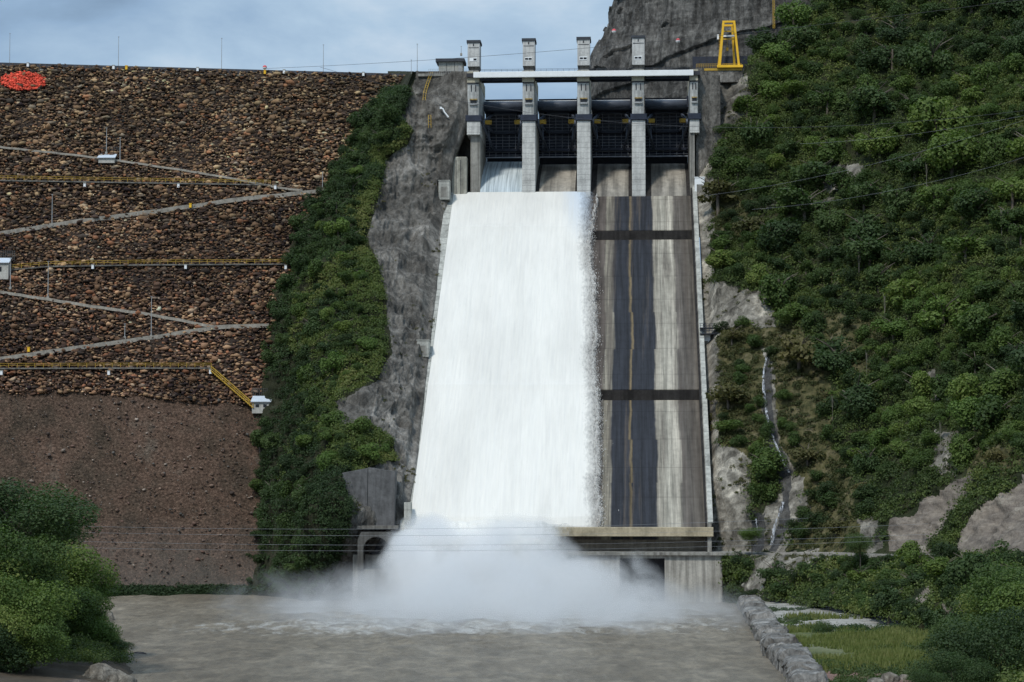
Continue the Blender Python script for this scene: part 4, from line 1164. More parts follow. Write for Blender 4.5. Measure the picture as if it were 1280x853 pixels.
# portal, buttress panel on the left of the plunge pool
pr = empty('tunnel_portal', at(470., 712., 489.)); tag(pr, 'dark arched tunnel mouth in a concrete wall beside the white spray', 'tunnel')
def arch_wall():
    s = 489 / F; cx0 = 0; hw = 16 * s; zb = 0; zs = 25 * s
    ring = [(-hw, zb)] + [(-hw, zs)] + [(hw * -math.cos(a), zs + hw * math.sin(a) * .95) for a in np.linspace(0, math.pi, 13)[1:-1]] + [(hw, zs), (hw, zb)]
    X0, X1, ZT = -23 * s, 22 * s, 46 * s
    outer = [(X0, zb)] + [(X0, ZT * .8)] + [(X0 + (X1 - X0) * k / 12, ZT - .6 * (k == 0)) for k in range(1, 12)] + [(X1, ZT * .95), (X1, zb)]
    n = len(ring); assert len(outer) == n, (len(outer), n)
    vs = [(x, 0, z) for x, z in ring] + [(x, 0, z) for x, z in outer] + [(x, 9, z) for x, z in ring] + [(x, 9, z) for x, z in outer]
    fs = []
    for k in range(n - 1):
        fs += [(k, n + k, n + k + 1, k + 1), (k, k + 1, 2 * n + k + 1, 2 * n + k), (n + k, 3 * n + k, 3 * n + k + 1, n + k + 1)]
    mb = MB(); mb.add(vs, fs); mb.build('portal_wall', concrete('dark_portal_concrete', (.10, .098, .09), streak=.6), pr)
    MB().box(-hw - .2, hw + .2, 8.8, 9.2, -1, zs + hw + .3).build('dark_interior', M['dark_joint'], pr)
arch_wall()
MB().box(-23 * .1746, 22 * .1746, .3, 9, -9, -.003).build('plinth', M['concrete_dark'], pr)
bp = empty('buttress_panel', at(462., 652., 496.)); tag(bp, 'dark grey flat concrete buttress panel above the tunnel mouth', 'retaining wall')
mb = MB(); sc_ = 500 / F
def panel(x0, x1, z1l, z1r, lean=1.5):
    mb.add([(x0, 0, -1), (x1, 0, -1), (x1, 9, -1), (x0, 9, -1), (x0, lean, z1l), (x1, lean, z1r), (x1, 9, z1r), (x0, 9, z1l)], [(0, 3, 2, 1), (4, 5, 6, 7), (0, 1, 5, 4), (1, 2, 6, 5), (2, 3, 7, 6), (3, 0, 4, 7)])
panel(-35 * sc_, -3 * sc_, 60 * sc_, 66 * sc_); panel(-2.6 * sc_, 31 * sc_, 67 * sc_, 62 * sc_)
mb.build('panel_slab', concrete('dark_panel_concrete', (.115, .115, .115), streak=.5, dark=.45, scale=.5), bp, bevel=.1)
o = MB().box(-45 * sc_, 36 * sc_, -2.4, 3, -1.6, -.9).build('ledge', M['concrete_dark'], bp)
# chute end post
o = MB().box(s_of(507, 0), s_of(515, 0), -1.5, 2, 11, z_of(628, 0, 0)).build('wall_end_post', M['concrete'], chute)

# yellow ladders on the rock wall
def ladder(pts, label):
    P3 = [Vector(ridge.near(*q)[0] + ridge.near(*q)[1] * .6) for q in pts]
    r = empty('access_ladder', P3[0]); tag(r, label, 'ladder', 'yellow ladders on the rock wall')
    for dx in (-.35, .35):
        mb = MB()
        for a, b in zip(P3[:-1], P3[1:]): mb.bar(a - P3[0] + Vector((dx, 0, 0)), b - P3[0] + Vector((dx, 0, 0)), .13)
        mb.build('stringer', M['yellow_old'], r)
    mb = MB()
    for a, b in zip(P3[:-1], P3[1:]):
        n = max(2, int((b - a).length / .8))
        for k in range(n):
            p = a + (b - a) * k / n - P3[0]; MB().bar(p - Vector((.35, 0, 0)), p + Vector((.35, 0, 0)), .08).build('rung', M['yellow_old'], r)
ladder([(540, 91), (536, 103), (531, 118), (530, 128)], 'yellow ladder dropping from the terrace left of the control house')
ladder([(537, 148), (537, 162)], 'short bright yellow ladder low on the rock wall')
r = empty('white_pipe', ridge.near(555, 145)[0] + ridge.near(555, 145)[1] * 1.2); tag(r, 'short white bent drain pipe sticking out of the rock wall', 'pipe')
MB().tube([(-.8, 0, 1.2), (-.2, -.1, .9), (.2, -.1, 0), (1.3, -.1, -1.4)], .22, 8).build('pipe_run', M['white_paint'], r)
MB().box(-1.1, -.5, -.3, .3, .9, 1.5).build('elbow', M['white_paint'], r)

# ------------------------------------------------------------------ cliff behind the spillway
Lx = [(775, -60), (772, 0), (764, 32), (758, 46), (745, 82), (738, 110), (728, 170)]
net = []
for x, y in Lx:
    net.append([(x + 14, y, 860.), (x + 3, y, 770.), (x, y, 745.), (x + 22, y, 728.), (x + 70, y, 716.), (x + 130, y, 706.), (x + 200, y, 700.), (x + 290, y, 700.), (x + 390, y, 705.)])
def cdisp(W_, px, py):
    return 2.2 * fbm(W_ * [1, 1, .16], 10, 6, 61, True) * .7 + 1.1 * np.round(1.3 * fbm(np.stack([W_[..., 0] * .12, W_[..., 1] * .12, W_[..., 2] - .22 * W_[..., 0]], -1), 11, 3, 62)) + .35 * fbm(W_, 3, 3, 63)
cliff = Patch(net, 420, 240, cdisp)
tag(link('cliff', cliff.mesh('cliff', M['cliff'])), kind='structure')
cap = [cliff.W[0, j] for j in range(0, cliff.nu, 20)]

# ------------------------------------------------------------------ right hillside
cols_ = [
    [(884, 762, 503), (884, 702, 503), (884, 690, 505), (884, 620, 511), (882, 540, 530), (880, 460, 549), (878, 380, 571), (875, 300, 595), (871, 220, 618), (869, 150, 632), (868, 92, 640)],
    [(905, 756, 492), (905, 699, 492), (905, 689, 500), (905, 610, 508), (903, 530, 528), (902, 450, 547), (902, 370, 570), (902, 290, 594), (900, 210, 612), (898, 150, 621), (895, 92, 628)],
    [(945, 753, 475), (945, 698, 484), (945, 688, 494), (945, 600, 506), (943, 500, 529), (943, 400, 555), (942, 300, 583), (940, 220, 602), (938, 150, 618), (932, 98, 626), (936, 86, 655)],
    [(1000, 758, 455), (1000, 700, 470), (1000, 690, 482), (1000, 600, 500), (1000, 500, 522), (1000, 400, 548), (1000, 300, 575), (1000, 200, 602), (985, 125, 622), (1000, 62, 644), (1042, -10, 672)],
    [(1085, 775, 407), (1080, 702, 448), (1080, 691, 461), (1080, 600, 484), (1080, 500, 508), (1080, 400, 533), (1080, 300, 560), (1070, 200, 588), (1065, 105, 615), (1078, 10, 645), (1100, -100, 685)],
    [(1165, 800, 354), (1160, 703, 424), (1160, 690, 440), (1160, 600, 466), (1160, 500, 492), (1160, 400, 518), (1160, 300, 545), (1160, 200, 573), (1160, 100, 603), (1160, 0, 634), (1160, -110, 675)],
    [(1215, 838, 300), (1230, 722, 385), (1230, 695, 408), (1230, 600, 446), (1230, 500, 474), (1230, 400, 502), (1230, 300, 530), (1230, 200, 560), (1230, 100, 590), (1230, 0, 622), (1230, -110, 665)],
    [(1280, 872, 257), (1300, 750, 330), (1300, 705, 365), (1300, 600, 422), (1300, 500, 455), (1300, 400, 485), (1300, 300, 515), (1300, 200, 545), (1300, 100, 577), (1300, 0, 610), (1300, -110, 655)],
    [(1400, 900, 235), (1420, 760, 290), (1430, 705, 325), (1430, 600, 385), (1430, 500, 425), (1430, 400, 460), (1430, 300, 490), (1430, 200, 520), (1430, 100, 555), (1430, 0, 590), (1430, -110, 640)],
]
net = [[cols_[c][r_] for c in range(len(cols_))] for r_ in range(len(cols_[0]))]
def hdisp(W_, px, py):
    k = np.clip(np.abs(py - 694) / 30, .12, 1) * np.clip((px - 884) / 20, .1, 1)
    cutz = (px > 1105) & (py > 585) & (py < 700)
    k = k * np.where(cutz, .8, 1)
    return (2.6 * fbm(W_, 26, 5, 91) + 1.0 * fbm(W_, 6, 4, 92, True) * .7 + np.where(cutz, .7, .15) * fbm(np.stack([W_[..., 0] * .35 - W_[..., 2] * .35, W_[..., 1] * .3, W_[..., 2] * .8 + W_[..., 0] * .8], -1), 2.5, 4, 93, True)) * k
hill = Patch(net, 430, 560, hdisp)
ROCKP = [[(866, 88), (932, 92), (940, 120), (925, 160), (893, 195), (893, 300), (899, 365), (972, 372), (970, 412), (900, 418), (905, 560), (942, 575), (940, 640), (955, 690), (866, 690)],
         [(1015, 215), (1050, 203), (1085, 212), (1078, 236), (1030, 242)], [(945, 246), (1000, 240), (1045, 250), (1030, 268), (950, 262)],
         [(975, 605), (1005, 600), (1010, 640), (985, 655), (990, 692), (940, 692), (950, 640)], [(954, 440), (966, 440), (978, 550), (995, 600), (975, 610), (958, 540)],
         [(1080, 652), (1110, 652), (1105, 690), (1082, 690)], [(1150, 470), (1170, 465), (1175, 500), (1160, 505)], [(1180, 540), (1205, 545), (1200, 600), (1172, 595)],
         [(940, 700), (975, 695), (960, 752), (930, 752)], [(960, 700), (1045, 685), (1060, 700), (985, 730)]]
CUTP = [[(1113, 690), (1118, 660), (1160, 632), (1222, 597), (1236, 602), (1195, 640), (1158, 690)], [(1180, 690), (1203, 658), (1240, 628), (1300, 590), (1300, 703), (1235, 706), (1196, 697)],
        [(1140, 770), (1172, 748), (1178, 756), (1150, 778)], [(1168, 800), (1185, 768), (1196, 768), (1186, 805)], [(1150, 686), (1240, 690), (1240, 704), (1150, 700)]]
GREENP = [[(1160, 692), (1180, 668), (1215, 632), (1262, 605), (1275, 590), (1290, 600), (1245, 632), (1215, 660), (1190, 690)]]
DRYP = [[(893, 418), (1000, 410), (1040, 470), (1045, 560), (1075, 610), (1085, 690), (990, 690), (1010, 620), (970, 540), (935, 575), (900, 560)], [(890, 240), (950, 245), (950, 300), (895, 310)], [(1020, 390), (1100, 400), (1130, 470), (1060, 470)], [(1225, 560), (1280, 570), (1280, 600), (1215, 600)]]
def pmask(px, py, polys):
    m_ = np.zeros(px.shape, bool)
    for q in polys: m_ |= inpoly(px, py, q)
    return m_
jx = 7 * fbm(hill.W, 6, 3, 95); jy = 7 * fbm(hill.W, 6, 3, 96)
rk = pmask(hill.px + jx, hill.py + jy, ROCKP).astype(float)
ct = pmask(hill.px + jx * .8, hill.py + jy * .8, CUTP).astype(float) * (1 - pmask(hill.px, hill.py, GREENP))
wt = pmask(hill.px + jx * .5, hill.py + jy * .5, [[(957, 448), (965, 448), (970, 535), (990, 592), (983, 640), (973, 690), (962, 690), (967, 655), (976, 620), (964, 570), (956, 520)], [(940, 640), (956, 640), (954, 690), (940, 690)]]).astype(float)
gy = pmask(hill.px + jx, hill.py + jy, DRYP).astype(float) * .6
tag(link('hillside', hill.mesh('hillside', M['hill'], {'rock': rk, 'cut': ct, 'grassy': gy, 'wet': wt})), kind='structure')
# gravel road on the bench
rp = [hill.near(px, py)[0] + np.array([0, -1.0, .5]) for px, py in ((955, 694), (990, 694), (1040, 695), (1080, 696), (1120, 696), (1160, 697), (1200, 699), (1228, 702))]
rp = list(catmull(np.array(rp), 40, 0))
tag(sweep(rp, (0.15, .98, 0), 7, .7).build('road', simple('pale_gravel_road', (.30, .28, .25), .95, scale=.6)), kind='structure')

# river bar on the right, inside the revetment
def bar():
    n1_, n2_ = 150, 150
    edge_w = [atz(926, 757, .4), atz(935, 775, .4), atz(950, 800, .4), atz(970, 825, .4), atz(985, 853, .4), atz(1000, 885, .4), atz(1010, 930, .4)]
    edge_h = [atz(948, 754, 1.5) + [0, 8, 0], atz(1020, 758, 1.5) + [0, 8, 0], atz(1092, 776, 1.5) + [3, 6, 0], atz(1172, 801, 1.5) + [4, 5, 0], atz(1225, 838, 1.5) + [4, 4, 0], atz(1295, 872, 1.5) + [5, 3, 0], atz(1420, 900, 1.5) + [10, 0, 0]]
    A = catmull(np.array(edge_w), n1_, 0); B = catmull(np.array(edge_h), n1_, 0)
    u = np.linspace(0, 1, n2_)[None, :, None]
    Wp = A[:, None] * (1 - u) + B[:, None] * u
    prof = np.interp(np.linspace(0, 1, n2_), [0, .08, .3, 1], [.2, 1.0, 1.1, 1.6])
    Wp[..., 2] = prof[None] + .35 * fbm(Wp, 8, 4, 111)
    # image position for masks
    px = 640 + Wp[..., 0] / Wp[..., 1] * F; py = 610 - (Wp[..., 2] - CAMZ) / Wp[..., 1] * F
    near_ = np.clip((py - 783) / 6, 0, 1)
    nz = fbm(Wp, 10, 3, 112) * .25
    cutm = inpoly(px, py + nz * 8, [(1000, 846), (1030, 838), (1125, 836), (1150, 860), (1150, 900), (980, 900), (985, 853)]).astype(float)
    idx = np.arange(n1_ * n2_).reshape(n1_, n2_)
    Fc = np.stack([idx[:-1, :-1], idx[:-1, 1:], idx[1:, 1:], idx[1:, :-1]], -1).reshape(-1, 4)
    m, nt, b, o = nmat('river_bar')
    def A_(n):
        q = nd(nt, 'ShaderNodeAttribute'); q.attribute_name = n; return q.outputs['Fac']
    gv = ramp(nt, noise(nt, coords(nt, (.35, 1, 1)), .5, 8, .7), [(.3, (.12, .115, .09)), (.5, (.27, .26, .23)), (.7, (.42, .40, .36))])
    gs = ramp(nt, noise(nt, coords(nt), .3, 7, .7), [(.3, (.035, .05, .015)), (.55, (.085, .10, .025)), (.75, (.13, .13, .045))])
    rd = ramp(nt, noise(nt, coords(nt), .4, 7, .7), [(.3, (.10, .055, .045)), (.55, (.19, .11, .085)), (.75, (.26, .19, .14))])
    c = mix(nt, A_('green'), gv, gs); c = mix(nt, A_('red'), c, rd)
    nt.links.new(c, b.inputs['Base Color']); b.inputs['Roughness'].default_value = .95
    bump(nt, b, noise(nt, coords(nt), 1.2, 6, .7), .6, .4)
    me = raw_mesh('river_bar', Wp.reshape(-1, 3), Fc, 4, m, True, {'green': ('POINT', np.clip(near_ + nz * near_, 0, 1).reshape(-1)), 'red': ('POINT', cutm.reshape(-1))})
    tag(link('ground', me), kind='structure')
    return Wp, px, py
BW, BPX, BPY = bar()

# revetment: lumpy grouted rock wall along the water
def revet():
    line = np.array([atz(924, 752, 0), atz(928, 763, 0), atz(936, 777, 0), atz(948, 797, 0), atz(957, 812, 0), atz(968, 826, 0), atz(982, 846, 0), atz(992, 866, 0), atz(1000, 900, 0)])
    n, k = 900, 40
    L = catmull(line, n, 0); d = np.gradient(L, axis=0); d /= np.linalg.norm(d, axis=1, keepdims=True)
    nrm = np.stack([-d[:, 1], d[:, 0], 0 * d[:, 0]], -1)
    nrm *= np.sign(nrm[:, :1])
    a = np.linspace(-.25 * math.pi, 1.15 * math.pi, k)
    seg = np.interp(np.arange(n), [0, n], [0, 19]) + .3 * vnoise(np.stack([np.arange(n) / 31., np.zeros(n), np.zeros(n)], -1), 8); brk = np.abs(seg % 1 - .5) * 2
    hgt = 1.45 + .55 * (seg % 1 - .5) + .8 * vnoise(np.stack([np.floor(seg) * 3.7, 0 * seg, 0 * seg], -1), 5) + .3 * brk ** .5 - 1.3 * (brk > .93)
    wid = 2.3 + .4 * vnoise(np.stack([np.floor(seg) * 5.1, 0 * seg, 0 * seg], -1), 6) - .5 * (brk > .93)
    se = lambda v, p: np.sign(v) * np.abs(v) ** p
    off = -se(np.cos(a), .42)[None] * wid[:, None]; zz = se(np.sin(a), .5)[None] * hgt[:, None]
    P = L[:, None] + nrm[:, None] * (off + 1.6)[..., None]; P[..., 2] = zz + .35
    P = P + (.35 * fbm(P, 2.0, 4, 121, True) + .18 * fbm(P, .7, 3, 122))[..., None] * np.array([.8, .8, .8])
    idx = np.arange(n * k).reshape(n, k)
    Fc = np.stack([idx[:-1, :-1], idx[:-1, 1:], idx[1:, 1:], idx[1:, :-1]], -1).reshape(-1, 4)
    o = link('revetment_wall', raw_mesh('revetment_wall', P.reshape(-1, 3), Fc, 4, M['revet'], True))
    tag(o, 'low lumpy grey grouted rock wall between the river and the grass', 'rock wall')
revet()

# boulders
def boulder(px, py, z, w, h, d, label, mat='boulder', seed=0, group=None):
    p = atz(px, py, z)
    n, k = 40, 28
    th = np.linspace(0, 2 * math.pi, n, endpoint=False); ph = np.linspace(-.5 * math.pi, .5 * math.pi, k)
    TH, PH = np.meshgrid(th, ph)
    D = np.stack([np.cos(PH) * np.cos(TH), np.cos(PH) * np.sin(TH), np.sin(PH)], -1)
    rr = 1 + .17 * fbm(D + seed * 9.1, 1.1, 3, 131) 
    fc_ = fbm(D + seed * 3.3, .55, 3, 133); rr = rr + .05 * np.round(fc_ * 2.5)
    V = D * rr[..., None] * np.array([w / 2, d / 2, h])
    idx = np.arange(n * k).reshape(k, n); nx = np.roll(idx, -1, axis=1)
    Fc = np.stack([idx[:-1], nx[:-1], nx[1:], idx[1:]], -1).reshape(-1, 4)
    o = link('boulder', raw_mesh('boulder', V.reshape(-1, 3), Fc, 4, M[mat], True)); o.location = tuple(float(q) for q in p)
    tag(o, label, 'boulder', group)
boulder(129, 853, .9, 6.0, 1.9, 4, 'rounded grey boulder at the water edge under the near bank trees', seed=1)
boulder(151, 856, .9, 3.8, 1.3, 3, 'tan boulder with a yellowish top at the photo bottom beside the rounded grey one', seed=2)
boulder(92, 864, 1.0, 7.0, 1.2, 3, 'reddish dark rock slab at the photo bottom under the near trees', 'boulder_dark', 3)
boulder(135, 775, .0, 2.2, 1.6, 2, 'small pale rock at the water edge behind the near trees', seed=5)
boulder(172, 819, .0, 2.4, .5, 1.2, 'low dark rock awash just off the tip of the near bushes', 'boulder_dark', 6)
boulder(1113, 852, 1.3, 2.2, 1.2, 2, 'white boulder at the photo bottom beside the near right trees', 'boulder', 7)
boulder(1096, 857, 1.3, 2.4, 1.0, 2, 'cream boulder at the photo bottom left of the white boulder', 'boulder', 8)
boulder(1130, 850, 1.3, 1.2, .7, 1.2, 'small pale stone right of the white boulder', 'boulder', 9)
boulder(1088, 788, 1.3, 1.8, .7, 1.2, 'small white stone on the grass by the gravel bar', 'boulder', 10)
boulder(950, 750, .6, 9, 1.8, 5, 'long pale slab at the river edge where the rock wall begins', 'boulder', 11)
boulder(975, 752, .8, 5, 2.0, 4, 'pale broken rock beside the long slab at the river edge', 'boulder', 12)
boulder(1004, 755, .8, 5, 1.6, 4, 'grey rock at the foot of the green slope behind the gravel bar', 'boulder', 13)

# ------------------------------------------------------------------ near left bank
BE_Y = [215, 262, 288, 310, 333, 380, 424, 455]; BE_X = [-46, -47, -49, -52.5, -57, -68, -77, -115]
def bank():
    xs = np.linspace(-150, -38, 120); ys = np.linspace(215, 470, 170)
    X, Y = np.meshgrid(xs, ys)
    edge = np.interp(Y, BE_Y, BE_X)
    d = (edge - X)
    P = np.stack([X, Y, np.clip(d, -3, 30) * .28], -1)
    P[..., 2] = np.where(d < 0, d * .5, 1.2 * (1 - np.exp(-d / 2)) + d * .12) + .4 * fbm(P, 5, 4, 141)
    idx = np.arange(X.size).reshape(X.shape)
    Fc = np.stack([idx[:-1, :-1], idx[:-1, 1:], idx[1:, 1:], idx[1:, :-1]], -1).reshape(-1, 4)
    tag(link('riverbank', raw_mesh('riverbank', P.reshape(-1, 3), Fc, 4, simple('bank_soil', (.06, .045, .03), .95, scale=.5), True)), kind='structure')
bank()

# ------------------------------------------------------------------ foliage
def crown_mesh(name, mat, seed, nlobes, leaves, leaf, rad=(1, 1, 1), spread=.66, droop=.0):
    """unit crown (radius about 1) of leaf-sized faces on the shells of many lobes"""
    rs = np.random.RandomState(seed)
    lob = rs.randn(nlobes, 3); lob /= np.linalg.norm(lob, axis=1, keepdims=True)
    lob *= (rs.rand(nlobes, 1) ** .3) * spread; lob[:, 2] *= .75; lob[:, 0] *= rs.uniform(.75, 1.25)
    lr = rs.uniform(.18, .50, nlobes)
    k = rs.choice(nlobes, leaves, p=lr ** 2 / (lr ** 2).sum())
    d = rs.randn(leaves, 3); d[:, 2] += .25; d /= np.linalg.norm(d, axis=1, keepdims=True)
    rr = lr[k] * (1 - .45 * rs.rand(leaves) ** 2 + .12 * rs.rand(leaves))
    C = lob[k] + d * rr[:, None]
    C *= np.array(rad)
    nn = d + rs.randn(leaves, 3) * .55; nn[:, 2] += .35; nn /= np.linalg.norm(nn, axis=1, keepdims=True)
    a = np.cross(nn, rs.randn(leaves, 3)); a /= np.linalg.norm(a, axis=1, keepdims=True) + 1e-9
    b = np.cross(nn, a)
    s = leaf * rs.uniform(.6, 1.35, leaves)[:, None]
    V = np.stack([C - a * s * .5, C + b * s * .34 - nn * s * .1, C + a * s * .5, C - b * s * .34 - nn * s * .1], 1)
    lobt = rs.rand(nlobes)
    tint = np.clip(.55 * lobt[k] + .45 * rs.rand(leaves), 0, 1)
    Fc = np.arange(leaves * 4).reshape(-1, 4)
    return raw_mesh(name, V.reshape(-1, 3), Fc, 4, mat, False, {'tint': ('FACE', tint)})
def trunk_mesh(seed, pale=False):
    rs = random.Random(seed); mb = MB()
    mb.tube([(0, 0, -.6), (rs.uniform(-.04, .04), 0, .3), (rs.uniform(-.08, .08), rs.uniform(-.08, .08), .9)], .055, 7, .03)
    for k in range(5):
        a = rs.uniform(0, 6.28); z0 = rs.uniform(.3, .8)
        mb.tube([(0, 0, z0), (.25 * math.cos(a), .25 * math.sin(a), z0 + .25), (.55 * math.cos(a), .55 * math.sin(a), z0 + .45)], .025, 5, .008)
    me = bpy.data.meshes.new('trunk'); me.from_pydata(mb.v, [], mb.f); me.update(); me.materials.append(M['wood_pale'] if pale else M['wood']); return me
M['wood_pale'] = simple('pale_bark', (.21, .195, .165), .9)
TR = [trunk_mesh(k) for k in range(4)]; TRP = trunk_mesh(9, True)
CR = {'mid': [crown_mesh('crown', M['leaf'], 200 + k, 9, 2300, .125, (1, 1, .95)) for k in range(6)],
      'bright': [crown_mesh('crown', M['leaf_bright'], 300 + k, 9, 2200, .12, (1, 1, .95)) for k in range(4)],
      'dark': [crown_mesh('crown', M['leaf_dark'], 400 + k, 10, 2400, .12, (1, 1, .95)) for k in range(4)],
      'dry': [crown_mesh('crown', M['leaf_dry'], 500 + k, 8, 1000, .15, (1, 1, .7)) for k in range(3)]}
tree_count = 0
def tree(p, n, rad, kind, label, group, cat='tree', name='broadleaf_tree', lift=.6, rs=random, meshes=None, squash=1.0):
    global tree_count
    tree_count += 1
    r = empty(name, p, rs.uniform(0, 6.28)); tag(r, label, cat, group)
    up = lift * rad
    t = link('trunk', rs.choice(TR), r); t.scale = (rad * 1.3, rad * 1.3, up + rad * .6 if up > 0 else rad * .7)
    c = link('crown', rs.choice(meshes or CR[kind]), r); c.scale = (rad * rs.uniform(.8, 1.25), rad * rs.uniform(.8, 1.25), rad * squash * rs.uniform(.65, 1.15)); c.location = (0, 0, up + rad * .15)
    c.rotation_euler = (rs.uniform(-.2, .2), rs.uniform(-.2, .2), rs.uniform(0, 6))
    return r

def bushes(name, P, rad, leafkind, rs, per, leaf, tag_group=None, parent=None):
    """many low plants nobody could count, as one mesh"""
    n = len(P); tot = n * per
    k = np.repeat(np.arange(n), per)
    d = rs.randn(tot, 3); d /= np.linalg.norm(d, axis=1, keepdims=True); d[:, 2] = np.abs(d[:, 2]) * .9 - .2
    rr = rad[k] * (1 - .5 * rs.rand(tot) ** 2) * (1 + .35 * np.sin(d[:, 0] * 5 + k) * np.cos(d[:, 1] * 6 + k * 2))
    C = P[k] + d * rr[:, None]
    nn = d + rs.randn(tot, 3) * .6; nn[:, 2] += .4; nn /= np.linalg.norm(nn, axis=1, keepdims=True)
    a = np.cross(nn, rs.randn(tot, 3)); a /= np.linalg.norm(a, axis=1, keepdims=True) + 1e-9; b = np.cross(nn, a)
    s = leaf * rs.uniform(.6, 1.4, tot)[:, None]
    V = np.stack([C - a * s * .5, C + b * s * .36, C + a * s * .5, C - b * s * .36], 1)
    bt = rs.rand(n) * .6 + .1 + .38 * fbm(P, 13, 3, 151) + .30 * fbm(P, 45, 2, 152)
    tint = np.clip(bt[k] * 1.5 - .3 + .5 * (rs.rand(tot) - .5), -.8, 2.2)
    Fc = np.arange(tot * 4).reshape(-1, 4)
    me = raw_mesh(name, V.reshape(-1, 3), Fc, 4, M[leafkind], False, {'tint': ('FACE', tint)})
    o = link(name, me); tag(o, kind='stuff'); return o

rsn = np.random.RandomState(77); rnd = random.Random(5)
def grow_mask_hill(px, py, W_):
    j1 = 6 * fbm(W_, 5, 3, 161); j2 = 6 * fbm(W_, 5, 3, 162)
    cut_ = np.zeros(px.shape, bool)
    for ax, ay in ((0, 0), (3, 2)): cut_ |= pmask(px + ax + j1 * .4, py + ay + j2 * .4, CUTP)
    return ~(pmask(px + j1, py + j2, ROCKP) | (cut_ & ~pmask(px, py, GREENP))) & (px > 888)
# --- undergrowth on the right hillside
Pp, Nn, px, py = hill.sample(46000, rsn)
ok = grow_mask_hill(px, py, Pp) & ~((px < 940) & (py < 104)) & (px < 1345) & (py > -45) & ~((np.abs(py - 695) < 7) & (px < 1235))
dry = pmask(px, py, DRYP)
dens = np.where(dry, .35, np.clip(.9 + .5 * fbm(Pp, 14, 3, 171), .35, 1)) * np.where((py > 560) & (px < 1000), .6, 1)
ok &= rsn.rand(len(px)) < dens
Pm, dr = Pp[ok], dry[ok]
sel = ~dr
P1 = Pm[sel][:12000]; bushes('undergrowth', P1, .7 + 2.6 * rsn.rand(len(P1)) ** 2.2, 'leaf_under', rsn, 90, .42)
P2 = Pm[dr][:4000]; bushes('dry_undergrowth', P2, rsn.uniform(.5, 1.3, len(P2)), 'leaf_dry', rsn, 80, .38)
# --- dense canopy between the trees that can be told apart, one mass
def forest(name, pts, rs, mat):
    src = CR['mid'] + CR['dark'][:2]; arr = []
    for me in src:
        v = np.empty(len(me.vertices) * 3, np.float32); me.vertices.foreach_get('co', v)
        t = np.empty(len(me.polygons), np.float32); me.attributes['tint'].data.foreach_get('value', t); arr.append((v.reshape(-1, 3), t))
    VV, TT_ = [], []
    for p, r_ in pts:
        v, t = arr[rs.randint(len(arr))]; a = rs.uniform(0, 6.28); c_, s_ = math.cos(a), math.sin(a)
        k = rs.choice(len(t), int(len(t) * .62), replace=False); vi = (k[:, None] * 4 + np.arange(4)).ravel()
        w = v[vi] @ np.array([[c_, s_, 0], [-s_, c_, 0], [0, 0, 1]]) * r_ * np.array([rs.uniform(.75, 1.35), rs.uniform(.8, 1.2), rs.uniform(.6, 1.1)]) + p + np.array([0, 0, r_ * .75])
        base = rs.uniform(-.3, .75) + .9 * float(fbm(np.array([p]), 30, 3, 181)[0])
        VV.append(w); TT_.append(t[k] * .8 + base)
    V = np.concatenate(VV); T_ = np.concatenate(TT_)
    o = link(name, raw_mesh(name, V, np.arange(len(V)).reshape(-1, 4), 4, M[mat], False, {'tint': ('FACE', T_)})); tag(o, kind='stuff')
# scattered plants on rock
Pp, Nn, px, py = hill.sample(12000, rsn)
rk_ = pmask(px, py, ROCKP) & (rsn.rand(len(px)) < .22) & (py > 110) & (fbm(Pp, 9, 3, 172) > .05)
P3 = Pp[rk_]; bushes('rock_plants', P3, rsn.uniform(.3, 1.1, len(P3)), 'leaf_dry', rsn, 60, .32)

# --- trees on the right hillside
zones = [('upper right corner of the hillside', lambda x, y: (x > 1130) & (y < 170)),
         ('slope just above the gantry crane', lambda x, y: (x < 1130) & (y < 130)),
         ('slope right of the gantry crane', lambda x, y: (x < 1080) & (y >= 130) & (y < 240)),
         ('upper hillside above the bare patch', lambda x, y: (x >= 1080) & (y < 300)),
         ('hillside right of the piers', lambda x, y: (x < 1080) & (y >= 240) & (y < 380)),
         ('middle of the right hillside', lambda x, y: (x >= 1080) & (y >= 300) & (y < 450)),
         ('hillside beside the small waterfall', lambda x, y: (x < 1080) & (y >= 380) & (y < 690)),
         ('hillside above the brown cut', lambda x, y: (x >= 1080) & (y >= 450) & (y < 690)),
         ('slope below the gravel road', lambda x, y: (y >= 690))]
Pp, Nn, px, py = hill.sample(14000, rsn)
ok = grow_mask_hill(px, py, Pp) & ~((px < 950) & (py < 112)) & ~((px < 985) & (py < 70)) & (px < 1330) & (px > 895) & (py > -35) & (py < 800) & ~((np.abs(py - 694) < 14) & (px < 1240)) & ~pmask(px, py, GREENP)
ok &= ~(pmask(px, py, DRYP) & (rsn.rand(len(px)) < .75))
ok &= ~((py > 600) & (py < 690) & (px > 1090)); ok &= ~((px < 1060) & (py > 400) & (py < 690) & (rsn.rand(len(px)) < .5))
ok &= ~((px > 1120) & (py > 690) & (py < 708))
idx = np.where(ok)[0]; chosen = []
for i in idx:
    p = Pp[i]; rr = 3.0 + 4.4 * rnd.random() ** 1.4 + (.8 if py[i] < 330 else 0)
    if py[i] > 690: rr *= .62
    if 560 < py[i] <= 690: rr *= .75
    good = True
    for (q, r2) in chosen:
        d = p - q
        if d[0] * d[0] + d[1] * d[1] + d[2] * d[2] < (.74 * (rr + r2)) ** 2: good = False; break
    if good: chosen.append((p, rr))
    if len(chosen) > 196: break
TREE_N = len(chosen)
adj = {'mid': 'mid green broadleaf tree', 'bright': 'bright yellow-green broadleaf tree', 'dark': 'dark green dense broadleaf tree', 'dry': 'thin olive-brown tree'}
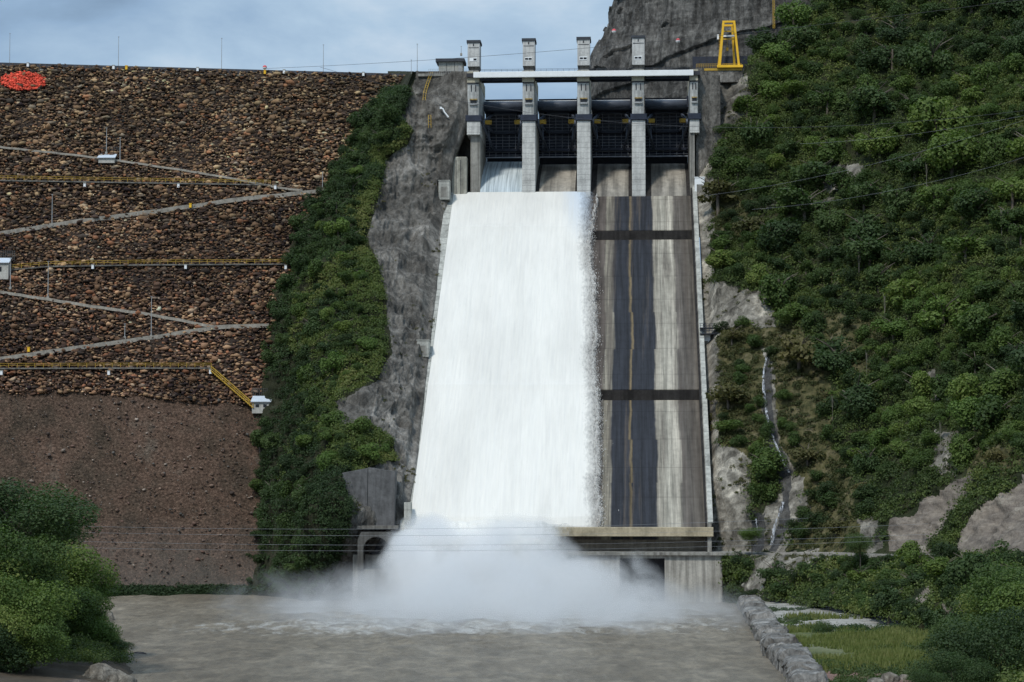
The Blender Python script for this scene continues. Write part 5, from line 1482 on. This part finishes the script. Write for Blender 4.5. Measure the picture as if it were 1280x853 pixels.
for p, rr in chosen:
    x_ = 640 + p[0] / p[1] * F; y_ = 610 - (p[2] - CAMZ) / p[1] * F
    w = fbm(np.array([p]), 30, 2, 181)[0]
    u = rnd.random() * .6 + .14 + w * .6
    kind = 'dark' if u < .34 else ('mid' if u < .78 else 'bright')
    if y_ < 90 and u < .6: kind = 'dark'
    if pmask(np.array([x_]), np.array([y_]), DRYP)[0]: kind = 'dry'
    zn = [z for z, f in zones if f(x_, y_)][0]
    tree(p, None, rr, kind, adj[kind] + ' on the ' + zn, 'trees on the ' + zn, lift=.5, rs=rnd)
fill = []
for i in np.concatenate([idx, idx[::-1]]):
    p = Pp[i]; rr = 1.7 + 1.9 * rnd.random()
    if py[i] > 690: rr *= .7
    if all(((p - q) ** 2).sum() > (.72 * (rr + r2) if n_ < 197 else .62 * (rr + r2)) ** 2 for n_, (q, r2) in enumerate(chosen + fill)): fill.append((p, rr))
    if len(fill) > 620: break
print('FILL', len(fill))
forest('jungle_canopy', fill, rsn, 'leaf')
# a few pale bare trunks
for px_, py_, h_ in ((1073, 345, 9), (1040, 520, 6), (1255, 300, 8), (1083, 470, 7), (1180, 560, 6), (1105, 400, 8), (938, 165, 6), (1160, 235, 7)):
    q, n_ = hill.near(px_, py_ + 5)
    r = empty('bare_tree', q); tag(r, 'slender pale bare-trunked tree standing out from the green hillside', 'tree', 'pale bare trees on the hillside')
    t = link('trunk', TRP, r); t.scale = (h_ * .13, h_ * .13, h_ * .8); t.location = (0, -1.5, .5)
    c = link('crown', CR['bright'][0], r); c.scale = (1.3, 1.3, .8); c.location = (0, -1.5, h_ * .95)

# --- ridge between dam and spillway
def ridge_green(px, py, W_=None):
    b = np.interp(py, [95, 130, 150, 165, 185, 200, 250, 300, 360, 420, 450, 480, 505, 520, 545, 580, 600, 650, 700, 745], [520, 508, 500, 516, 508, 482, 470, 458, 476, 484, 484, 470, 448, 442, 470, 494, 430, 432, 424, 400])
    l = np.interp(py, rowsY, Lpx)
    return (px < b) & (px > l + np.interp(py, [200, 480, 560], [-4, 2, 12])) & (py > 100)
Pp, Nn, px, py = ridge.sample(24000, rsn)
ok = ridge_green(px + 5, py) & (py < 742) & (py > 112) & ~((px > 428) & (px < 485) & (py > 512) & (py < 542)) & ~((px < 354) & (py > 478) & (py < 526))
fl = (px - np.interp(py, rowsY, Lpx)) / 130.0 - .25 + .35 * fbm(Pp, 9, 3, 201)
dk_ = ok & ((fl < .12) | (py > 590 + 40 * fbm(Pp, 9, 2, 202))); lt_ = ok & ~dk_  # shade of the ridge's left side put into darker leaf colour; foot darker too
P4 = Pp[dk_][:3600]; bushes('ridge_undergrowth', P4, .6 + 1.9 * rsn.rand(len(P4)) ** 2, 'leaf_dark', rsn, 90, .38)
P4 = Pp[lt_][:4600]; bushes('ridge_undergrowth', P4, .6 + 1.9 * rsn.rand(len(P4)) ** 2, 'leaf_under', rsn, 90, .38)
ok2 = (~ridge_green(px + 14, py)) & (fbm(Pp, 6, 3, 183) > .42) & (py > 180) & (rsn.rand(len(px)) < .12)
P5 = Pp[ok2]; bushes('wall_plants', P5, rsn.uniform(.2, .6, len(P5)), 'leaf_dry', rsn, 40, .25)
Pp, Nn, px, py = ridge.sample(9000, rsn)
ok = ridge_green(px + 19, py) & (py < 738) & (py > 130) & ~((px > 418) & (py > 505) & (py < 550)) & ~((px < 366) & (py > 470) & (py < 535)); idx = np.where(ok)[0]; ch2 = []
for i in idx:
    p = Pp[i]; rr = 2.3 + 1.9 * rnd.random()
    if all(((p - q) ** 2).sum() > (.80 * (rr + r2)) ** 2 for q, r2 in ch2): ch2.append((p, rr, py[i], px[i]))if False else ch2.append((p, rr))
    if len(ch2) > 76: break
fill = []
for i in idx:
    p = Pp[i]; rr = 1.1 + 1.4 * rnd.random()
    if all(((p - q) ** 2).sum() > (.66 * (rr + r2)) ** 2 for q, r2 in ch2 + fill): fill.append((p, rr))
    if len(fill) > 240: break
print('FILL2', len(fill))
def rf_(p): 
    y_ = 610 - (p[2] - CAMZ) / p[1] * F; x_ = 640 + p[0] / p[1] * F
    return (x_ - np.interp(y_, rowsY, Lpx)) / 130.0 < .42 or y_ > 600  # left part of the canopy gets dark leaves in place of shade
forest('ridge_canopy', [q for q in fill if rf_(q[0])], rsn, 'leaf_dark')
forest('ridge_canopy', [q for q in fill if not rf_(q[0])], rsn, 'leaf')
rz = [('top of the green ridge beside the rock wall', 250), ('upper part of the green ridge', 400), ('middle of the green ridge between dam and chute', 520), ('lower green ridge above the spray', 640), ('foot of the green ridge at the river', 900)]
for p, rr in ch2:
    y_ = 610 - (p[2] - CAMZ) / p[1] * F; x_ = 640 + p[0] / p[1] * F
    b = np.interp(y_, [95, 200, 300, 420, 520, 600, 745], [505, 480, 460, 480, 450, 440, 410]); l = np.interp(y_, rowsY, Lpx)
    f = (x_ - l) / (b - l)
    u = rnd.random() + (f - .55) * .9  # dark kinds weighted left, bright kinds right, as painted shade and light
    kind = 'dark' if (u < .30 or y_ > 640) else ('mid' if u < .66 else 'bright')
    zn = [z for z, m_ in rz if y_ < m_][0]
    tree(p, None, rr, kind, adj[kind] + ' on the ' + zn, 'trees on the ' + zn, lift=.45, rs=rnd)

# --- strip of bushes at the dam toe
pts = []
for k in range(420):
    px_ = rnd.uniform(120, 330); py_ = rnd.uniform(735, 746)
    pts.append(dam(px_, py_, .3))
bushes('toe_bushes', np.array(pts), rsn.uniform(.6, 1.5, len(pts)), 'leaf_dark', rsn, 80, .45)

# --- near left bank trees
BIG = {'dark': [crown_mesh('crown', M['leaf_dark'], 600 + k, 30, 13000, .055, (1.1, 1.0, .85), .92) for k in range(2)],
       'mid': [crown_mesh('crown', M['leaf'], 610 + k, 28, 12000, .06, (1, 1, .95), .9) for k in range(3)],
       'bright': [crown_mesh('crown', M['leaf_bright'], 620 + k, 26, 11000, .06, (1, 1, .95), .9) for k in range(2)]}
def near_tree(px, py, Y, rad, kind, label, zb=1.0, squash=.9, group='trees and bushes on the near left bank', name='broadleaf_tree', cat='tree'):
    """px, py: middle of the crown"""
    if group.endswith('left bank') and px >= 60: Y += 42; rad *= 1.15
    c0 = at(float(px), float(py), float(Y))
    r = empty(name, (c0[0], c0[1], zb)); tag(r, label, cat, group)
    t = link('trunk', rnd.choice(TR), r); hh = max(1.0, c0[2] - zb); t.scale = (hh * .55, hh * .55, hh * .95)
    rad *= 1.15
    c = link('crown', rnd.choice(BIG[kind]), r); c.location = (0, 0, c0[2] - zb); c.scale = (rad, rad, rad * squash); c.rotation_euler = (0, 0, rnd.uniform(0, 6))
near_tree(35, 640, 300, 7.2, 'dark', 'tall dark spreading tree behind the near bank, highest of them', 3, .62)
near_tree(72, 668, 297, 3.6, 'dark', 'lower dark limb-heavy tree just right of and below the tallest near one', 3, .7)
near_tree(-25, 655, 300, 6, 'dark', 'dark tree cut by the photo edge beside the tallest near tree', 3)
near_tree(25, 700, 288, 5.2, 'mid', 'yellow-flecked leafy tree below the tall dark crown', 2)
near_tree(75, 715, 284, 4.6, 'mid', 'feathery green tree in the middle of the near bank', 2)
near_tree(112, 735, 287, 3.0, 'bright', 'pale feathery shrub leaning over the river', 1.2, 1.1)
near_tree(30, 765, 280, 5.0, 'mid', 'full green bush low on the near bank at the photo edge', 1.5)
near_tree(80, 772, 276, 4.0, 'mid', 'broad green bush low on the near bank by the water', 1.2)
near_tree(112, 792, 277, 2.8, 'bright', 'small bright bush above the bank rocks', .8)
near_tree(140, 808, 279, 2.0, 'dark', 'low dark bush reaching out over the water at the bank tip', .4, .5)
near_tree(40, 800, 276, 3.8, 'mid', 'dark green bush just above the bottom rocks', 1)
near_tree(78, 808, 276, 2.4, 'dark', 'dark low bush right above the rounded boulder', .8, .7)
near_tree(-30, 745, 285, 6, 'mid', 'green tree outside the left photo edge above the bank', 2)
near_tree(-20, 812, 274, 4.5, 'dark', 'dark bush at the lower left photo corner', 1)
near_tree(5, 720, 292, 4.5, 'dark', 'dark green tree at the photo edge between the tall crown and the lower bushes', 2)
near_tree(60, 745, 282, 4.2, 'mid', 'rounded green bush in the heart of the near bank', 1.5)
near_tree(105, 760, 281, 3.2, 'mid', 'green bush facing the river under the pale feathery shrub', 1.0)
near_tree(118, 800, 279, 2.0, 'mid', 'low green bush between the bank tip and the rounded boulder', .6, .7)
near_tree(5, 790, 276, 4.2, 'mid', 'leafy green bush at the photo edge near the bottom', 1.5)
pts = []
for k in range(1700):
    yy = rnd.uniform(262, 440); ed = np.interp(yy, BE_Y, BE_X); xx = ed - rnd.uniform(.3, 26)
    zz_ = 1.0 + rnd.uniform(0, 3.0) * min(1, (ed - xx) / 6)
    if 610 - (zz_ - CAMZ) / yy * F > 826: continue
    pts.append((xx, yy, zz_))
bushes('bank_undergrowth', np.array(pts), rsn.uniform(.7, 1.7, len(pts)), 'leaf_under', rsn, 150, .24)
# --- near right trees
G2 = 'trees and bushes near the lower right corner'
near_tree(1262, 745, 300, 5.4, 'mid', 'leafy tree at the right photo edge above the darkest bushes', 6, .8, G2)
near_tree(1205, 800, 285, 4.0, 'dark', 'rounded dark bush in front of the grey scree', 1.5, .9, G2)
near_tree(1250, 808, 275, 5.2, 'dark', 'large dark bush filling the lower right corner', 1.5, .9, G2)
near_tree(1190, 838, 268, 3.0, 'dark', 'dark low bush right of the white boulder at the photo bottom', 1.5, .8, G2)
near_tree(1300, 770, 290, 6, 'mid', 'green tree past the right photo edge', 4, .9, G2)
near_tree(1230, 770, 305, 3.2, 'mid', 'mid green bush on the slope above the rounded dark bush', 5, .9, G2)
near_tree(1160, 850, 262, 1.8, 'mid', 'small green bush at the photo bottom beside the white boulder', 1.4, .7, G2)
near_tree(1025, 790, 375, 1.6, 'dark', 'small upright dark shrub standing in the grass by the rock wall', 1.2, 1.3, G2)
near_tree(1060, 792, 372, 1.3, 'mid', 'low green shrub in the grass right of the small upright dark shrub', 1.2, .7, G2)
near_tree(1128, 790, 372, 2.0, 'dark', 'dark shrub at the edge of the grass under the green slope', 1.4, .8, G2)
near_tree(985, 783, 395, .8, 'bright', 'tiny light green shrub on the gravel beside the rock wall', 1.2, 1.0, G2)
near_tree(1105, 762, 420, 4.0, 'dark', 'dark bushy clump where the green slope meets the gravel bar', 2, .8, G2)
near_tree(1075, 680, 440, 2.4, 'dark', 'dark round bush on the road edge left of the brown cut', 10, 1.0, G2)
near_tree(940, 668, 487, 2.6, 'mid', 'small feathery green tree standing on the ledge right of the chute end', 11.0, .55, G2)

pts = []
for k in range(5200):
    i_, j_ = rsn.randint(0, BW.shape[0] - 1), rsn.randint(4, BW.shape[1])
    yy = BPY[i_, j_]; p_ = BW[i_, j_]
    w_ = fbm(p_[None] * np.array([.45, 1, 1]), 11, 3, 199)[0]
    if yy < 783 and w_ < .55: continue
    if 783 <= yy < 798 and w_ < -.35: continue
    if 790 <= yy < 836 and w_ < .02: continue
    if yy >= 836 and w_ < .5: continue
    pts.append(p_)
bushes('bar_shrubs', np.array(pts), rsn.uniform(.3, 1.25, len(pts)), 'leaf_bar', rsn, 80, .24)
# --- tall grass and reeds on the bar
def grass():
    rs = np.random.RandomState(8); n = 60000
    i = rs.randint(0, BW.shape[0] - 1, n); j = rs.randint(4, BW.shape[1] - 1, n)
    fr = rs.rand(n, 1); fr2 = rs.rand(n, 1)
    P = BW[i, j] * (1 - fr) + BW[i + 1, j] * fr; P = P * (1 - fr2) + BW[i, j + 1] * fr2
    px = 640 + P[:, 0] / P[:, 1] * F; py = 610 - (P[:, 2] - CAMZ) / P[:, 1] * F
    wn = fbm(P, 9, 3, 191)
    ok = ((py > 786) & (py < 838) & (px < 1200)) | ((py > 770) & (wn > .35) & (py < 838)); ok &= px > np.interp(py, [770, 853], [960, 1020]); ok &= wn > -.22
    P = P[ok]; wn = wn[ok]; n = len(P)
    h = rs.uniform(.5, 1.3, n) * (1 + .5 * np.clip(wn, -1, 1)); a = rs.uniform(0, 6.28, n); w = .13
    ux = np.stack([np.cos(a), np.sin(a), 0 * a], -1) * w
    lean = rs.uniform(-.35, .35, (n, 3)); lean[:, 2] = 1
    h *= .75; top = P + lean * h[:, None]
    V = np.stack([P - ux, P + ux, top], 1)
    tint = np.clip(rs.rand(n) * .6 + wn * .5, -.6, 1.6)
    me = raw_mesh('tall_grass', V.reshape(-1, 3), np.arange(n * 3).reshape(-1, 3), 3, M['leaf_dry2'], False, {'tint': ('FACE', tint)})
    tag(link('grass', me), kind='stuff')
M['leaf_dry2'] = leaf_mat('reed_leaves', [(.05, (.06, .08, .022)), (.5, (.125, .15, .042)), (.95, (.23, .22, .09))])
grass()

# ------------------------------------------------------------------ gantry crane and its deck
cr_o = at(911., 84., 628.)
zc_ = cr_o[2]
dk = empty('crane_deck', (at(903., 84., 628.)[0], 628., zc_), -YAW); tag(dk, 'concrete deck with yellow edge railing under the gantry crane', 'deck')
MB().box(-7.6, 5.6, -1, 22, -4.5, -.45).build('deck_block', M['shotcrete'], dk)
mb = MB()
for k in range(26): mb.bar((-7.4 + k * .5, -.9, -.45), (-7.4 + k * .5, -.9, .75), .07)
for z in (.2, .75): mb.bar((-7.4, -.9, z), (5.4, -.9, z), .09)
mb.build('edge_railing', M['yellow_old'], dk)
MB().box(-5.2, 5.5, -1.12, -1.003, -1.2, -.55).build('yellow_fascia', M['yellow_old'], dk)
fn = empty('dark_fence', (at(895., 76., 634.)[0], 636., zc_), -YAW); tag(fn, 'long dark blue panel fence behind the gantry crane legs', 'fence')
mb = MB(); mb.box(-6.6, 9.2, 0, .3, -.6, 4.6); mb.build('fence_panel', M['fence_dark'], fn)
for x in np.linspace(-6.5, 9.1, 9): MB().box(x - .08, x + .08, -.1, -.003, -.6, 4.75).build('post', M['dark_joint'], fn)
gc = empty('gantry_crane', (cr_o[0], 626.5, zc_), -YAW); tag(gc, 'tall yellow gantry crane with tapering legs beside the spillway', 'crane')
s_ = 627 / F
X = lambda px: (px - 911) * s_
Zz = lambda py: (84 - py) * s_
for dy, sc2 in ((0, 1.0), (7, 1.0)):
    lt, rt = (X(904), X(917.5)) ; lb_, rb_ = X(899), X(923)
    if dy: lt, rt, lb_, rb_ = X(904.5), X(916), X(898), X(919)
    for a_, b_ in ((lb_, lt), (rb_, rt)):
        MB().bar((a_, dy, Zz(83)), (b_, dy if not dy else 5.2, Zz(28)), .62, .62).build('leg', M['yellow'], gc, bevel=.04)
    MB().bar((lt - .3, dy if not dy else 5.2, Zz(27.5)), (rt + .3, dy if not dy else 5.2, Zz(27.5)), .6, .55).build('top_beam', M['yellow'], gc)
for x in (X(904), X(917.5)): MB().bar((x, 0, Zz(27.5)), (x, 5.2, Zz(27.5)), .5, .5).build('side_beam', M['yellow'], gc)
for x in (X(904), X(917)): MB().bar((x - (.25 if x < 0 else -.25), 0, Zz(45)), (x * 1.2, 6.0, Zz(60)), .25, .25).build('brace', M['yellow'], gc)
for py_, mt in ((37, 'yellow_old'), (43, 'white_paint'), (47, 'yellow_old')):
    MB().bar((X(904), 3.0, Zz(py_)), (X(918), 3.0, Zz(py_)), .35, .35 if mt != 'white_paint' else .5).build('cross_girder', M[mt], gc)
MB().box(X(895.5), X(922 + 6), -.45, .45, Zz(86), Zz(82.8)).build('bogie_beam', M['yellow'], gc)
MB().box(X(895.5), X(922), 6.55, 7.45, Zz(86), Zz(82.8)).build('bogie_beam', M['yellow'], gc)
MB().box(X(896), X(898.3), .6, 1.8, Zz(49), Zz(43)).build('operator_box', M['white_paint'], gc)
hk = MB(); hk.bar((X(909), 3, Zz(47)), (X(909), 3, Zz(58)), .08); hk.box(X(907.6), X(910.4), 2.6, 3.4, Zz(62), Zz(58)); hk.build('hook_block', M['yellow_old'], gc)
hk = MB(); hk.bar((X(909), 2, Zz(27)), (X(909), 2, Zz(21)), .09); hk.build('mast', M['grey_metal'], gc)
ld = MB()
for k in range(20): ld.bar((X(898), .4, Zz(82 - k * 2)), (X(900.5), .4, Zz(82 - k * 2)), .07)
ld.bar((X(897.5), .4, Zz(82)), (X(902.5), .4, Zz(44)), .12); ld.build('ladder', M['yellow'], gc)
# small orange mast on the cliff
b = cliff.near(966, 38)[0]; r = empty('lattice_mast', b + np.array([0, -3, 0])); tag(r, 'thin rusty orange lattice mast against the grey cliff above the crane', 'mast')
mb = MB(); hh = 12.0
for dx, dy in ((-.3, 0), (.3, 0), (0, .5)): mb.bar((dx, dy, 0), (dx, dy, hh), .12)
for k in range(14): mb.bar((-.3, 0, k * .86), (.3, 0, k * .86 + .86), .09); mb.bar((.3, 0, k * .86), (-.3, 0, k * .86), .09)
mb.build('lattice', M['yellow_old'], r)

# ------------------------------------------------------------------ small waterfalls
def stream(pts, w, label, patch=None, off=.9):
    P3 = []
    for q in pts:
        a, n_ = (patch or hill).near(*q); P3.append(a + n_ * off)
    P3 = catmull(np.array(P3), 60, 0)
    k = 7; rs = np.random.RandomState(len(pts)); V = []
    ww = w * (.55 + .6 * rs.rand(60))
    for i, p in enumerate(P3):
        for q in range(k):
            u = q / (k - 1) * 2 - 1
            V.append(p + np.array([u * ww[i] * .5, -(1 - u * u) * .25 + rs.uniform(-.05, .05), rs.uniform(-.06, .06)]))
    idx = np.arange(60 * k).reshape(60, k)
    Fc = np.stack([idx[:-1, :-1], idx[:-1, 1:], idx[1:, 1:], idx[1:, :-1]], -1).reshape(-1, 4)
    o = link('small_waterfall', raw_mesh('small_waterfall', np.array(V), Fc, 4, SM, True)); tag(o, label, 'waterfall', 'small waterfalls')
SM = water_mat('thin_falling_water', (.66, .69, .74), (.16, .17, .18), .36, .60, (3.5, .5, .12), holes=True)
stream([(961, 455), (959, 490), (962, 530), (968, 555), (980, 580), (987, 592)], .6, 'thin white waterfall running down dark rock in the middle of the hillside')
stream([(979, 628), (976, 645), (968, 660), (966, 684)], .8, 'short white waterfall dropping onto the gravel road')
stream([(946, 650), (948, 672)], .4, 'tiny white trickle left of the short waterfall')
stream([(1026, -10), (1022, 5), (1017, 18), (1015, 34)], 1.8, 'white water trickling down the grey cliff behind the trees', cliff, 1.6)

# ------------------------------------------------------------------ cables and marker balls
def cable(a, b, sag, r, label, mat='cable', grp='overhead cables'):
    a = np.array(a); b = np.array(b); n = 26
    P = [a + (b - a) * t - np.array([0, 0, 4 * sag * t * (1 - t)]) for t in np.linspace(0, 1, n)]
    mb = MB(); mb.tube(P, r, 5); o = mb.build('overhead_cable', M[mat]); tag(o, label, 'cable', grp); return P
cable(at(60, 657, 380.), at(1010, 648, 400.), 1.2, .02, 'highest thin cable crossing in front of the white spray')
cable(at(-80, 661, 375.), at(1160, 655, 400.), 1.6, .02, 'second cable down crossing in front of the white spray')
cable(at(-80, 672, 375.), at(1160, 668, 400.), 1.6, .02, 'third cable down crossing in front of the spray')
cable(at(-80, 680, 375.), at(1160, 674, 400.), 1.6, .02, 'lowest cable crossing in front of the spray')
cable(at(330, 86, 640.), at(1420, -20, 520.), 3, .045, 'uppermost cable rising over the hoist towers to the hillside', 'cable_dark')
cable(at(400, 84, 645.), at(1420, 118, 480.), 12, .045, 'long cable sagging over the bridge towards the hillside', 'cable_dark')
cable(at(880, 245, 520.), at(1420, 100, 430.), 3, .022, 'cable slanting across the middle of the green hillside')
cable(at(1000, 180, 520.), at(1420, 112, 430.), 2, .02, 'cable slanting across the upper green hillside')
cable(at(940, 262, 500.), at(1420, 150, 420.), 3, .02, 'cable slanting lowest across the green hillside')
def ball(px, py, Y, label):
    p = at(float(px), float(py), float(Y)); r = empty('marker_ball', p); tag(r, label, 'marker ball', 'red and white cable balls')
    def hemi(sg):
        mb = MB(); n, k = 14, 6; vs = []; fs = []
        for i in range(k + 1):
            ph = i / k * math.pi / 2
            for j in range(n): vs.append((.62 * math.cos(ph) * math.cos(j * 2 * math.pi / n), .62 * math.cos(ph) * math.sin(j * 2 * math.pi / n), sg * .62 * math.sin(ph)))
        for i in range(k):
            for j in range(n): j2 = (j + 1) % n; fs.append((i * n + j, i * n + j2, (i + 1) * n + j2, (i + 1) * n + j))
        mb.add(vs, fs); return mb
    hemi(1).build('upper_half', M['red_ball'], r, True); hemi(-1).build('lower_half', M['white_ball'], r, True)
ball(767.5, 39, 600, 'red and white cable ball against the sky at the cliff edge')
ball(847.5, 51, 600, 'red and white cable ball in front of the dark cliff')
ball(331, 84.5, 635, 'pinkish red ball above the dam crest')

print('TREES', TREE_N, len(ch2), 'total objs', len(bpy.data.objects))
